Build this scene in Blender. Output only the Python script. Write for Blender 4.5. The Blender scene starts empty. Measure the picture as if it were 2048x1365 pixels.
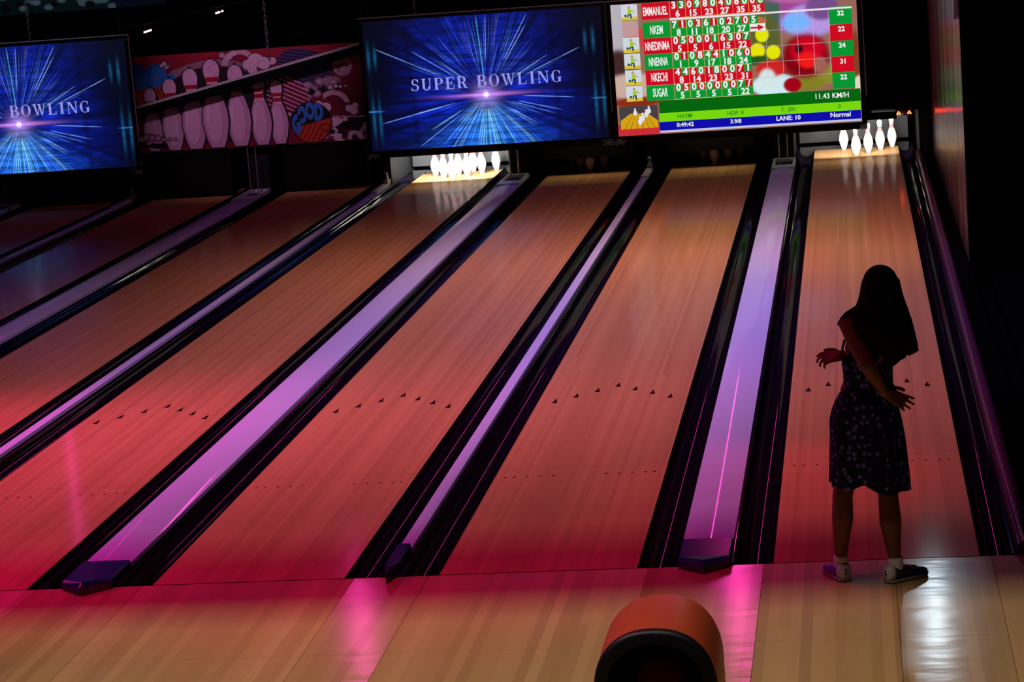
import bpy, math, random
import numpy as np
from mathutils import Vector, Matrix

random.seed(7)
S = bpy.context.scene
COL = S.collection

# ------------------------------------------------------------------ camera
CAM = (0.5323508, -12.3047423, 3.5148382)
YAW, PITCH, ROLL = 0.1465064, 0.1807387, -0.0759344
cy_, sy_, cp_, sp_ = math.cos(YAW), math.sin(YAW), math.cos(PITCH), math.sin(PITCH)
fwd = Vector((-sy_*cp_, cy_*cp_, -sp_)); rt0 = Vector((cy_, sy_, 0)); up0 = rt0.cross(fwd)
rt = rt0*math.cos(ROLL) + up0*math.sin(ROLL)
up = -rt0*math.sin(ROLL) + up0*math.cos(ROLL)
cam_d = bpy.data.cameras.new('camera'); cam = bpy.data.objects.new('camera', cam_d); COL.objects.link(cam)
M = Matrix((rt, up, -fwd)).transposed().to_4x4(); M.translation = Vector(CAM)
cam.matrix_world = M
cam_d.sensor_width = 36; cam_d.lens = 4875.27/2048*36; cam_d.clip_end = 200
S.camera = cam

# ------------------------------------------------------------------ view, world, lights
S.view_settings.view_transform = 'Standard'; S.view_settings.look = 'None'
S.view_settings.exposure = 0.0; S.view_settings.gamma = 1.0; S.view_settings.use_curve_mapping = False
S.render.engine = 'CYCLES'
S.cycles.max_bounces = 5; S.cycles.diffuse_bounces = 2; S.cycles.glossy_bounces = 4
S.cycles.caustics_reflective = False; S.cycles.caustics_refractive = False
S.cycles.sample_clamp_indirect = 6; S.cycles.use_denoising = True
w = bpy.data.worlds.new('world'); S.world = w; w.use_nodes = True
w.node_tree.nodes['Background'].inputs[0].default_value = (.3, .25, .6, 1)
w.node_tree.nodes['Background'].inputs[1].default_value = .0015

def light(name, kind, loc, target, energy, color, size=.3, size_y=None, blend=.6, cone=60, spec=1.0, spread=None):
    d = bpy.data.lights.new(name, kind); d.energy = energy; d.color = color; d.specular_factor = spec
    if kind == 'AREA':
        d.size = size
        if size_y: d.shape = 'RECTANGLE'; d.size_y = size_y
        if spread: d.spread = math.radians(spread)
    if kind == 'SPOT':
        d.shadow_soft_size = size; d.spot_size = math.radians(cone); d.spot_blend = blend
    o = bpy.data.objects.new(name, d); COL.objects.link(o); o.location = loc
    o.rotation_euler = (Vector(target)-Vector(loc)).to_track_quat('-Z', 'Y').to_euler()
    return o
WARM = (1, .88, .70); SALM = (1, .29, .46); MAG = (1, .0, .20); UVB = (.30, .30, 1)
light('approach_lamp', 'AREA', (-2.2, -4.0, 6.3), (-2.2, -4.0, 0), 330, WARM, 6.5, .2)
light('lane_lamp_near', 'AREA', (-2.5, 4.6, 6.3), (-2.5, 4.6, 0), 140, SALM, 5.6, .25, spread=112)
light('lane_lamp_far', 'AREA', (-1.4, 10.8, 6.3), (-1.4, 10.8, 0), 84, (1, .44, .30), 4.5, .2, spread=84)
light('violet_lamp', 'AREA', (-.6, 7.5, 6.3), (-.6, 7.5, 0), 95, UVB, 4.0, 5.0, spread=105)
light('foul_line_strip', 'AREA', (-5.0, -.05, 4.5), (-5.0, -.05, 0), 17, MAG, 10.5, .5, spec=0, spread=34)
light('left_magenta_spot', 'SPOT', (-8.2, 4.0, 4.4), (-5.2, 2.6, 0), 1250, (1, .03, .42), .3, None, 1, 80, 0)
light('right_magenta_spot', 'SPOT', (1.2, 3.8, 4.4), (.02, 1.7, 0), 330, (1, .0, .14), .1, None, 1, 28, 0)
light('edge_magenta_spot', 'SPOT', (-6.5, -.8, 4.2), (-4.6, -.15, 0), 260, (1, .0, .25), .1, None, 1, 34, 0)
light('mid_magenta_spot', 'SPOT', (-3.5, -1.2, 4.2), (-2.0, -1.0, 0), 150, (1, .03, .25), .1, None, 1, 30, 0)
light('hood_magenta_spot', 'SPOT', (-2.6, -1.8, 4.2), (-.6, -3.1, .6), 320, (1, .02, .2), .1, None, .6, 20, 0)
light('right_lane_lamp', 'SPOT', (1.2, 9, 6), (.6, 10.0, 0), 150, (1, .85, .6), .4, None, 1, 26, 0)
light('mural_lamp', 'SPOT', (-6.8, 13, 4.6), (-7.0, 18, 1.2), 350, (1, .40, .75), .2, None, .8, 30, 0)
light('upper_art_lamp', 'SPOT', (-9.5, 15, 4.4), (-9.5, 18, 2.6), 40, (.5, .8, 1), .2, None, .8, 60, 0)
light('veneer_lamp', 'SPOT', (-.6, 12.5, 4.2), (1.47, 15, 1.0), 40, (.8, .45, .9), .2, None, .8, 60, 0)

# ------------------------------------------------------------------ helpers
def link(o): COL.objects.link(o); return o
class MB:
    def __init__(s): s.v = []; s.f = []; s.m = []
    def face(s, pts, m=0):
        n = len(s.v); s.v += [tuple(p) for p in pts]; s.f.append(tuple(range(n, n+len(pts)))); s.m.append(m)
    def box(s, x0, x1, y0, y1, z0, z1, m=0):
        n = len(s.v)
        s.v += [(x0,y0,z0),(x1,y0,z0),(x1,y1,z0),(x0,y1,z0),(x0,y0,z1),(x1,y0,z1),(x1,y1,z1),(x0,y1,z1)]
        for f in ((3,2,1,0),(4,5,6,7),(0,1,5,4),(1,2,6,5),(2,3,7,6),(3,0,4,7)):
            s.f.append(tuple(n+i for i in f)); s.m.append(m)
    def prism(s, prof, y0, y1, m=0, axis='y'):       # closed profile (a, b) swept along an axis
        n = len(s.v); k = len(prof)
        def P(a, b, t): return (a, t, b) if axis == 'y' else ((t, a, b) if axis == 'x' else (a, b, t))
        s.v += [P(a, b, y0) for a, b in prof] + [P(a, b, y1) for a, b in prof]
        for i in range(k):
            j = (i+1) % k; s.f.append((n+i, n+j, n+k+j, n+k+i)); s.m.append(m)
        s.f.append(tuple(n+i for i in range(k))[::-1]); s.m.append(m)
        s.f.append(tuple(n+k+i for i in range(k))); s.m.append(m)
    def rings(s, rings, m=0, caps=True):
        n = len(s.v); k = len(rings[0])
        for r in rings: s.v += [tuple(p) for p in r]
        for a in range(len(rings)-1):
            for i in range(k):
                j = (i+1) % k
                s.f.append((n+a*k+i, n+a*k+j, n+(a+1)*k+j, n+(a+1)*k+i)); s.m.append(m)
        if caps:
            s.f.append(tuple(n+i for i in range(k))[::-1]); s.m.append(m)
            s.f.append(tuple(n+(len(rings)-1)*k+i for i in range(k))); s.m.append(m)
    def lathe(s, prof, c=(0,0,0), n=24, m=0):
        s.rings([[(c[0]+r*math.cos(2*math.pi*i/n), c[1]+r*math.sin(2*math.pi*i/n), c[2]+z) for i in range(n)] for r, z in prof], m)
    def tube(s, pts, r, n=8, m=0):
        pts = [Vector(p) for p in pts]; rr = r if isinstance(r, (list, tuple)) else [r]*len(pts)
        rings = []; prev = None
        for i, p in enumerate(pts):
            t = (pts[min(i+1, len(pts)-1)]-pts[max(i-1, 0)]).normalized()
            a = t.cross(Vector((0,0,1)) if abs(t.z) < .9 else Vector((0,1,0))).normalized() if prev is None else (prev-t*prev.dot(t)).normalized()
            prev = a; b = t.cross(a)
            rings.append([p+(a*math.cos(2*math.pi*j/n)+b*math.sin(2*math.pi*j/n))*rr[i] for j in range(n)])
        s.rings(rings, m)
    def ball(s, c, r, n=16, m=0):
        r = (r, r, r) if not hasattr(r, '__len__') else r
        k = n//2
        s.rings([[(c[0]+r[0]*math.sin(math.pi*a/k)*math.cos(2*math.pi*i/n), c[1]+r[1]*math.sin(math.pi*a/k)*math.sin(2*math.pi*i/n), c[2]-r[2]*math.cos(math.pi*a/k)) for i in range(n)] for a in [.04]+list(range(1, k))+[k-.04]], m)
    def build(s, name, mats, parent=None, smooth=False, bevel=0, angle=None):
        me = bpy.data.meshes.new(name); me.from_pydata(s.v, [], s.f); me.validate()
        for mt in (mats if isinstance(mats, (list, tuple)) else [mats]): me.materials.append(mt)
        if len(me.polygons) == len(s.m): me.polygons.foreach_set('material_index', s.m)
        if smooth: me.polygons.foreach_set('use_smooth', [True]*len(me.polygons))
        if angle: me.set_sharp_from_angle(angle=math.radians(angle))
        o = link(bpy.data.objects.new(name, me))
        if parent: o.parent = parent
        if bevel:
            b = o.modifiers.new('bevel', 'BEVEL'); b.width = bevel; b.segments = 2; b.limit_method = 'ANGLE'
        return o
def tag(o, label, cat, group=None):
    o['label'] = label; o['category'] = cat
    if group: o['group'] = group
    return o
def struct(o): o['kind'] = 'structure'; return o
def empty(name, loc=(0,0,0)):
    o = link(bpy.data.objects.new(name, None)); o.location = loc; o.empty_display_size = .05; return o
def copy_tree(o, parent=None):
    c = o.copy(); COL.objects.link(c)
    if parent: c.parent = parent
    for ch in list(o.children): copy_tree(ch, c)
    return c

# ------------------------------------------------------------------ materials
def nd(nt, t, **k):
    n = nt.nodes.new(t)
    for a, b in k.items(): setattr(n, a, b)
    return n
def mat(name, col=(.5,.5,.5), rough=.5, spec=.5, metal=0, emit=None, es=1, coat=0, sheen=0):
    m = bpy.data.materials.new(name); m.use_nodes = True; nt = m.node_tree
    b = nt.nodes['Principled BSDF']
    b.inputs['Base Color'].default_value = (*col, 1); b.inputs['Roughness'].default_value = rough
    b.inputs['Specular IOR Level'].default_value = spec; b.inputs['Metallic'].default_value = metal
    b.inputs['Coat Weight'].default_value = coat; b.inputs['Coat Roughness'].default_value = .05
    if emit: b.inputs['Emission Color'].default_value = (*emit, 1); b.inputs['Emission Strength'].default_value = es
    # a little procedural wear in the roughness of every painted surface
    n = nd(nt, 'ShaderNodeTexNoise'); n.inputs['Scale'].default_value = 14
    tc = nd(nt, 'ShaderNodeTexCoord'); nt.links.new(tc.outputs['Object'], n.inputs['Vector'])
    mr = nd(nt, 'ShaderNodeMapRange'); mr.inputs['To Min'].default_value = rough*.85; mr.inputs['To Max'].default_value = min(1, rough*1.15)
    nt.links.new(n.outputs['Fac'], mr.inputs['Value']); nt.links.new(mr.outputs[0], b.inputs['Roughness'])
    return m
def math_(nt, op, a, b=None):
    n = nd(nt, 'ShaderNodeMath', operation=op)
    for i, x in enumerate((a, b)):
        if x is None: continue
        if isinstance(x, (int, float)): n.inputs[i].default_value = x
        else: nt.links.new(x, n.inputs[i])
    return n.outputs[0]
def wood(name, c_dark, c_mid, c_light, board, length, rough, spec, bump=.0):
    m = bpy.data.materials.new(name); m.use_nodes = True; nt = m.node_tree; L = nt.links
    b = nt.nodes['Principled BSDF']
    g = nd(nt, 'ShaderNodeNewGeometry'); sx = nd(nt, 'ShaderNodeSeparateXYZ'); L.new(g.outputs['Position'], sx.inputs[0])
    bx = math_(nt, 'FLOOR', math_(nt, 'DIVIDE', sx.outputs[0], board))
    wn1 = nd(nt, 'ShaderNodeTexWhiteNoise', noise_dimensions='1D'); L.new(bx, wn1.inputs['W'])
    by = math_(nt, 'FLOOR', math_(nt, 'ADD', math_(nt, 'DIVIDE', sx.outputs[1], length), math_(nt, 'MULTIPLY', wn1.outputs['Value'], 7.0)))
    cb = nd(nt, 'ShaderNodeCombineXYZ'); L.new(bx, cb.inputs[0]); L.new(by, cb.inputs[1])
    wn = nd(nt, 'ShaderNodeTexWhiteNoise', noise_dimensions='2D'); L.new(cb.outputs[0], wn.inputs['Vector'])
    mp = nd(nt, 'ShaderNodeMapping'); mp.inputs['Scale'].default_value = (90, 2.2, 1); L.new(g.outputs['Position'], mp.inputs['Vector'])
    no = nd(nt, 'ShaderNodeTexNoise'); no.inputs['Scale'].default_value = 1; no.inputs['Detail'].default_value = 3; L.new(mp.outputs[0], no.inputs['Vector'])
    f = math_(nt, 'ADD', math_(nt, 'MULTIPLY', wn.outputs['Value'], .75), math_(nt, 'MULTIPLY', no.outputs['Fac'], .35))
    cr = nd(nt, 'ShaderNodeValToRGB'); e = cr.color_ramp.elements
    e[0].position = .12; e[0].color = (*c_dark, 1); e[1].position = .95; e[1].color = (*c_light, 1)
    k = cr.color_ramp.elements.new(.5); k.color = (*c_mid, 1)
    L.new(f, cr.inputs[0]); L.new(cr.outputs[0], b.inputs['Base Color'])
    b.inputs['Roughness'].default_value = rough; b.inputs['Specular IOR Level'].default_value = spec
    if bump:
        n2 = nd(nt, 'ShaderNodeTexNoise'); n2.inputs['Scale'].default_value = 9
        mp2 = nd(nt, 'ShaderNodeMapping'); mp2.inputs['Scale'].default_value = (.35, 1, 1); L.new(g.outputs['Position'], mp2.inputs['Vector']); L.new(mp2.outputs[0], n2.inputs['Vector'])
        bp = nd(nt, 'ShaderNodeBump'); bp.inputs['Strength'].default_value = bump; bp.inputs['Distance'].default_value = .01
        L.new(n2.outputs['Fac'], bp.inputs['Height']); L.new(bp.outputs[0], b.inputs['Normal'])
    return m
def fixed_gloss(m, fac, rough):
    nt = m.node_tree; b = nt.nodes['Principled BSDF']; out = nt.nodes['Material Output']
    b.inputs['Specular IOR Level'].default_value = 0; b.inputs['IOR'].default_value = 1.0; b.inputs['Roughness'].default_value = 1
    gl = nd(nt, 'ShaderNodeBsdfGlossy'); gl.inputs['Roughness'].default_value = rough; gl.inputs['Color'].default_value = (1,1,1,1)
    if b.inputs['Normal'].is_linked: nt.links.new(b.inputs['Normal'].links[0].from_socket, gl.inputs['Normal'])
    mx = nd(nt, 'ShaderNodeMixShader'); mx.inputs[0].default_value = fac
    nt.links.new(b.outputs[0], mx.inputs[1]); nt.links.new(gl.outputs[0], mx.inputs[2]); nt.links.new(mx.outputs[0], out.inputs['Surface'])
    return m
WL = fixed_gloss(wood('lane_maple', (.37,.20,.085), (.42,.235,.098), (.48,.27,.115), .02703, 30, .17, .16), .085, .11)
WA = wood('approach_maple', (.33,.19,.08), (.40,.235,.10), (.47,.285,.125), .054, 30, .5, .2)
WG = fixed_gloss(wood('approach_gloss', (.34,.195,.085), (.41,.24,.105), (.47,.29,.13), .054, 30, .2, .45, .16), .2, .15)
M_gut = fixed_gloss(mat('gutter_black', (.005,.002,.008), .16, .5), .05, .06)
M_cap = fixed_gloss(mat('capping_lavender', (.46,.52,.82), .11, .45), .08, .06)
M_end = fixed_gloss(mat('end_block_blue', (.010,.085,.13), .28, .5), .07, .2)
M_blk = mat('black_paint', (.006,.006,.008), .6, .3)
M_blk2 = mat('black_matte', (.0015,.0015,.002), 1, 0)
M_mark = mat('marking_dark', (.02,.008,.008), .9, .0)
M_brk = mat('bracket_pale', (.45,.55,.68), .4, .5)
M_dkm = mat('dark_metal', (.05,.055,.06), .35, .5, .8)
M_rod = mat('rod_steel', (.35,.38,.42), .35, .5, .7)
M_grey = mat('pit_grey', (.013,.014,.016), .55, .4)
M_pin = mat('pin_white', (.83,.82,.78), .22, .5, coat=.5)
M_pinr = mat('pin_red', (.55,.03,.02), .3, .5)
M_led = mat('led_red', (.2,0,0), .4, .5, emit=(1,.045,.008), es=60)
M_tube = mat('tube_pink', (.2,.05,.1), .4, .5, emit=(1,.05,.42), es=42)
M_tubew = mat('lamp_white', (.5,.5,.5), .4, .5, emit=(.75,.92,1), es=75)
M_plain = {}
def attr_mat(name, emissive, es=1, rough=.6, spec=.3):
    m = bpy.data.materials.new(name); m.use_nodes = True; nt = m.node_tree
    b = nt.nodes['Principled BSDF']; a = nd(nt, 'ShaderNodeAttribute', attribute_name='Col')
    b.inputs['Roughness'].default_value = rough; b.inputs['Specular IOR Level'].default_value = spec
    if emissive:
        b.inputs['Base Color'].default_value = (.02,.02,.02,1)
        nt.links.new(a.outputs['Color'], b.inputs['Emission Color']); b.inputs['Emission Strength'].default_value = es
    else: nt.links.new(a.outputs['Color'], b.inputs['Base Color'])
    return m
def lin(c): return tuple((x/255/12.92 if x/255 <= .04045 else ((x/255+.055)/1.055)**2.4) for x in c)
def em(name, rgb, es=1.0): return mat(name, (.01,.01,.01), .5, .3, emit=lin(rgb), es=es)

# ------------------------------------------------------------------ layout across the house
LW = 1.0541; WD, ND = .7138, .5166
lanes = []; x = 0.0
for k in range(8):
    lanes.append(x); x -= LW + (WD if k % 2 == 0 else ND)
# lanes[k] = left edge; dividers[k] lies between lane k and k+1
divs = [(lanes[k+1]+LW, lanes[k], k % 2 == 0) for k in range(7)]
YE = 19.12           # end of the pin deck
place = ['rightmost lane, the one the woman stands at', 'second lane from the right, seen past the scoreboard screen',
         'third lane from the right, just right of the brightly lit pins', 'fourth lane from the right, ending at the brightly lit pins',
         'fifth lane from the right, ending below the pin mural', 'sixth lane from the right, crossing below the left blue screen',
         'seventh lane from the right, cut by the left picture edge', 'eighth lane from the right, a sliver at the left picture edge']

# structure ------------------------------------------------------------
b = MB(); xs = [-13.0]
for k in range(7, -1, -1):
    xs += [lanes[k]-.05, lanes[k]+LW+.06]
xs = sorted(xs); xs += [3.2]
ycut = [-14.0, -10.2, -6.4, -3.6, -1.33, -.012]
cells = []
for i in range(len(xs)-1):
    if xs[i+1]-xs[i] < .05: continue
    a, c = xs[i], xs[i+1]; lane_panel = any(abs(a-(l-.05)) < 1e-6 for l in lanes)
    parts = [(a, c, 0 if lane_panel else 1)]
    if abs(a-(lanes[0]-.05)) < 1e-6: parts = [(a, .62, 0), (.62, c, 1)]
    if i == len(xs)-2: parts = [(a, c, 0)]
    for (p, q, m) in parts:
        for j in range(len(ycut)-1): b.box(p+.0012, q-.0012, ycut[j]+.001, ycut[j+1]-.001, -.03, 0, m)
struct(b.build('floor', [WA, WG]))
b = MB(); b.box(-13, 3.2, -14, 21, -.3, -.135); b.box(-13, 3.2, -14, -.02, -.135, -.03)
struct(b.build('floor', M_blk2))
b = MB(); b.box(-13, 3.2, -14, 21, 6.8, 6.95); struct(b.build('ceiling', M_blk2))
b = MB(); b.box(-13, 3.2, -3.05, 3.5, 4.55, 4.75)
struct(b.build('added_bulkhead', M_blk2))                      # unseen bulkhead, added to cut off lamp light around the foul line
b = MB(); b.box(-13.15, -13, -14, 21, -.3, 6.95); struct(b.build('wall_left', M_blk2))
b = MB(); b.box(-13, 3.2, 21, 21.15, -.3, 6.95); struct(b.build('wall_back', M_blk2))
b = MB(); b.box(-13, 3.2, -14.15, -14, -.3, 6.95); struct(b.build('wall_front', M_blk2))
# glossy veneer wall along the far half of the rightmost lane
m = bpy.data.materials.new('veneer'); m.use_nodes = True; nt = m.node_tree; bs = nt.nodes['Principled BSDF']
g = nd(nt, 'ShaderNodeNewGeometry'); mp = nd(nt, 'ShaderNodeMapping'); mp.inputs['Scale'].default_value = (1, .55, .07); nt.links.new(g.outputs['Position'], mp.inputs['Vector'])
n1 = nd(nt, 'ShaderNodeTexNoise'); n1.inputs['Scale'].default_value = 3; n1.inputs['Detail'].default_value = 6; n1.inputs['Distortion'].default_value = .6; nt.links.new(mp.outputs[0], n1.inputs['Vector'])
cr = nd(nt, 'ShaderNodeValToRGB'); cr.color_ramp.elements[0].position = .3; cr.color_ramp.elements[0].color = (.02,.008,.01,1); cr.color_ramp.elements[1].position = .72; cr.color_ramp.elements[1].color = (.34,.2,.2,1)
nt.links.new(n1.outputs['Fac'], cr.inputs[0]); nt.links.new(cr.outputs[0], bs.inputs['Base Color'])
bp = nd(nt, 'ShaderNodeBump'); bp.inputs['Strength'].default_value = .6; bp.inputs['Distance'].default_value = .12
nt.links.new(n1.outputs['Fac'], bp.inputs['Height']); nt.links.new(bp.outputs[0], bs.inputs['Normal'])
bs.inputs['Roughness'].default_value = .2; bs.inputs['Specular IOR Level'].default_value = .35
M_ven = m
b = MB(); b.box(1.47, 1.6, 9.4, 21, -.135, 6.8); struct(b.build('wall_right', M_ven))
b = MB(); b.box(1.47, 3.2, 8.7, 9.38, -.135, 6.8); struct(b.build('trim_2', M_blk2))     # black pier
b = MB(); b.box(3.2, 3.35, -14, 21, -.3, 6.95); struct(b.build('wall_right', M_blk2))
M_maroon = mat('maroon_paint', (.004,.001,.002), .9, .05)
b = MB(); b.box(1.62, 3.2, .02, 8.7, -.135, .0); struct(b.build('floor', M_blk2))

# lanes ------------------------------------------------------------
arrow = MB(); arrow.face([(-.021, -.075, .0006), (.021, -.075, .0006), (0, .075, .0006)])
dots = MB()
for bd in (2.5, 4.5, 7.5, 10.5, 13.5, 25.5, 28.5, 31.5, 34.5, 36.5):
    cx = bd*LW/39
    dots.face([(cx+.009*math.cos(t*math.pi/4), 2.115+.012*math.sin(t*math.pi/4), .0006) for t in range(8)])
M_seam = mat('seam', (.25,.13,.06), .5, .2)
for k, lx in enumerate(lanes):
    t = empty('bowling_lane', (lx, 0, 0)); tag(t, 'long maple ' + place[k], 'bowling lane', 'bowling lanes')
    if k == 0:
        bb = MB(); bb.box(0, LW, 0.0, YE, -.134, 0); bed = bb.build('lane_bed', WL, t)
        seams = []
        for ys in (2.32, 9.73, 16.9):
            bb = MB(); bb.box(.001, LW-.001, ys, ys+.004, -.001, .0004); seams.append(bb.build('panel_seam', M_seam, t))
        ars = []
        for i in range(-3, 4):
            a_ = arrow.build('aiming_arrow', M_mark, t) if not ars else ars[0].copy()
            if ars: COL.objects.link(a_)
            a_.location = (LW/2 + i*5*LW/39, 4.79-abs(i)*.154, 0); ars.append(a_)
        do = dots.build('guide_dots', M_mark, t)
        protos = (bed, do, *seams, *ars)
    else:
        for p in protos:
            c = p.copy(); COL.objects.link(c); c.parent = t
b = MB(); b.box(-12, 1.47, -.011, -.001, -.03, -.004)
tag(b.build('foul_line', M_mark), 'thin dark foul line across the boards where the lanes begin', 'line')

# gutters ------------------------------------------------------------
def gutter_prof(wd, h_in):
    # from the lane edge (x=0) outward to x=wd, rising to h_in on the far side
    p = [(0, -.003), (.008, -.003)]
    r = (wd-.03)/2; cx = .008+r
    for i in range(0, 15):
        a = math.pi + math.pi*i/14
        p.append((cx+r*math.cos(a), -.006+.085*math.sin(a)))
    p += [(wd-.016, .004), (wd-.006, h_in), (wd, h_in)]
    return p + [(wd, -.134), (0, -.134)]
def gutter(x_edge, sgn, wd, label, y1=YE+.2):
    bb = MB(); pr = [(x_edge+sgn*a, z) for a, z in gutter_prof(wd, .012)]
    if sgn < 0: pr = pr[::-1]
    bb.prism(pr, .0, y1)
    o = bb.build('gutter', M_gut, smooth=True, angle=35)
    return tag(o, label, 'gutter', 'gutters beside the lanes')
side = ['rightmost', 'second', 'third', 'fourth', 'fifth', 'sixth', 'seventh', 'eighth']
def lane_word(k): return 'rightmost lane' if k == 0 else side[k] + ' lane from the right'
def cap(xa, xb, wide, idx):
    c = (xa+xb)/2; hw = .136 if wide else .037
    wx = 'wide lavender capping' if wide else 'narrow lavender capping strip'
    where = 'between the %s and %s lanes counted from the right' % (('first' if idx == 0 else side[idx]), side[idx+1])
    t = empty('divider_capping', (c, 0, 0)); tag(t, wx + ' ' + where, 'lane divider', 'wide cappings' if wide else 'narrow cappings')
    y0 = .34 if wide else .42; yf = 16.95
    n = 10; top = [(-hw + 2*hw*i/n, .036 + (.018 if wide else .006)*(1-((2*i/n-1)**2))) for i in range(n+1)]
    b = MB(); b.prism([(hw, -.134), ] + top[::-1] + [(-hw, -.134)], y0, yf); b.build('capping_panel', M_cap, t, smooth=True, angle=40)
    # dark prow block at the bowler's end
    b = MB(); H = .068 if wide else .085; tip = -.17 if wide else -.15; sh = -.045 if wide else .02; e = hw+.0005
    low = [(-e, y0), (-e, sh), (0, tip), (e, sh), (e, y0)]
    ins = .02 if wide else .012
    topr = [(-e+.004, y0), (-e+.006, sh+.03), (0, tip+.035), (e-.006, sh+.03), (e-.004, y0)]
    crown = [(x_, y_) for x_, y_ in topr]
    b.rings([[(x_, y_, .001) for x_, y_ in low], [(x_, y_, H*.62) for x_, y_ in low], [(x_, y_, H*.62+(H*.38)*(1 if abs(x_) < e*.6 else .45)) for x_, y_ in crown]])
    b.build('end_block', M_end, t, bevel=.004)
    if wide:
        b = MB(); z = .04
        b.box(-hw, hw, yf, yf+.32, -.134, z+.02); 
        b.box(-hw, -hw+.03, yf+.32, yf+.95, -.134, z+.02); b.box(hw-.03, hw, yf+.32, yf+.95, -.134, z+.02); b.box(-hw, hw, yf+.95, yf+1.05, -.134, z+.02)
        b.build('rear_bracket', M_brk, t, bevel=.006)
        b = MB(); b.box(-hw+.03, hw-.03, yf+.32, yf+.95, -.134, z-.02); b.build('cable_well', M_blk, t)
        for sx_ in (-.055, .045):
            b = MB(); b.tube([(sx_, 17.72, z-.02), (sx_, 17.72, .62)], .008); b.build('support_rod', M_rod, t)
    else:
        b = MB(); b.box(-hw, hw, yf, 17.75, -.134, .055); b.build('rear_bracket', M_brk, t, bevel=.004)
        b = MB(); b.box(-.03, .03, 17.78, 18.0, -.134, .09); b.tube([(0, 17.9, .09), (0, 17.9, .15)], .02); b.ball((0, 17.88, .165), .024, 12)
        b.build('foul_sensor', M_rod, t, smooth=True, angle=40)
        # dark legs along the channel between the two gutters
    return t
for k, (xa, xb, wide) in enumerate(divs):
    hw = .136 if wide else .037
    c = (xa+xb)/2; gw = (xb-xa)/2-hw-.003
    gutter(xa+.001, 1, gw, 'black glossy gutter right of the ' + lane_word(k+1))
    gutter(xb-.001, -1, gw, 'black glossy gutter left of the ' + lane_word(k))
    cap(xa, xb, wide, k)
gutter(LW+.001, 1, .184, 'black glossy gutter right of the rightmost lane')
# raised rail and capping on the far right
M_railc = fixed_gloss(mat('rail_purple', (.06,.018,.055), .25, .5), .06, .12)
b = MB(); b.prism([(1.240, -.134), (1.335, -.134), (1.335, .02), (1.325, .05), (1.305, .068), (1.28, .072), (1.258, .06), (1.245, .035), (1.240, .0)], 0.0, 18.0)
tag(b.build('side_rail', M_railc, smooth=True, angle=40), 'purple-lit rounded rail beside the rightmost gutter', 'rail')
b = MB(); b.box(1.337, 1.468, 0, 18.0, -.134, .02)
tag(b.build('side_ledge', M_blk2), 'black ledge between the purple rail and the right wall', 'ledge')

# ------------------------------------------------------------------ pit, kickbacks, masking
b = MB(); b.box(-13, 1.46, 17.98, 18.04, .56, 6.8); struct(b.build('wall_back', M_blk2))
grp = 'kickback boards between the pin decks'
for k, (xa, xb, wide) in enumerate(divs):
    b = MB(); c = (xa+xb)/2; hw = .12 if wide else .034
    b.box(c-hw, c+hw, 18.06, 20.4, -.134, 1.3)
    nm = 'first' if k == 0 else side[k]
    tag(b.build('kickback', M_grey if k == 3 else M_blk, bevel=.004), 'dark kickback board between the %s and %s pin decks from the right' % (nm, side[k+1]), 'partition', grp)
b = MB(); b.box(1.3, 1.42, 18.06, 20.4, -.134, 1.3)
tag(b.build('kickback', M_blk, bevel=.004), 'dark kickback board against the right wall beside the rightmost pins', 'partition', grp)
for k in range(0, 6):
    b = MB(); lx = lanes[k]
    b.box(lx-.2, lx+LW+.15, 19.45, 19.5, .06, .6); b.box(lx-.2, lx+LW+.15, 19.4, 19.45, -.13, .02)
    tag(b.build('pit_curtain', M_grey if k == 3 else M_blk, bevel=.01), 'dull pit curtain behind the pins of the ' + lane_word(k), 'curtain', 'pit curtains behind the pins')

# ------------------------------------------------------------------ pins
pin = empty('bowling_pin')
prof = [(.0258,0),(.0286,.008),(.0360,.035),(.0500,.075),(.0585,.110),(.0605,.118),(.0590,.145),(.0520,.185),(.0400,.220),(.0300,.245),(.0245,.260),(.0233,.275),(.0240,.290),(.0270,.315),(.0312,.335),(.0323,.345),(.0300,.362),(.0200,.376),(.0070,.3805)]
b = MB(); b.lathe(prof, n=28); b.build('pin_body', M_pin, pin, smooth=True)
for z0, z1 in ((.247, .259), (.271, .285)):
    pr = [(np.interp(z, [p[1] for p in prof], [p[0] for p in prof])+.0012, z) for z in (z0, (z0+z1)/2, z1)]
    b = MB(); b.lathe(pr, n=28); b.build('neck_stripe', M_pinr, pin, smooth=True)
rack = {1:(0,0),2:(-1,1),3:(1,1),4:(-2,2),5:(0,2),6:(2,2),7:(-3,3),8:(-1,3),9:(1,3),10:(3,3)}
PH = 18.25
spot = {1:'front head pin',2:'left pin of the second row',3:'right pin of the second row',4:'left pin of the third row',5:'middle pin of the third row',6:'right pin of the third row',7:'leftmost pin of the back row',8:'inner left pin of the back row',9:'inner right pin of the back row',10:'rightmost pin of the back row'}
first = True
for k, ids, look in ((0, (1,3,6,8,10), 'white pin on the rightmost deck'), (3, (1,2,3,4,5,6,9,10), 'overlit pin under the middle screen'),
                     (1, range(1,11), 'shadowed pin on the second deck'), (2, range(1,11), 'shadowed pin on the third deck')):
    for i in ids:
        p = pin if first else copy_tree(pin); first = False
        dx, r = rack[i]; p.location = (lanes[k]+LW/2+dx*.1524, PH+r*.264, 0)
        tag(p, look + ', ' + spot[i], 'bowling pin', {0:'pins left standing on the rightmost lane',3:'brightly lit pins under the middle screen',1:'shadowed pins on the second lane',2:'shadowed pins on the third lane'}[k])
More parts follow.
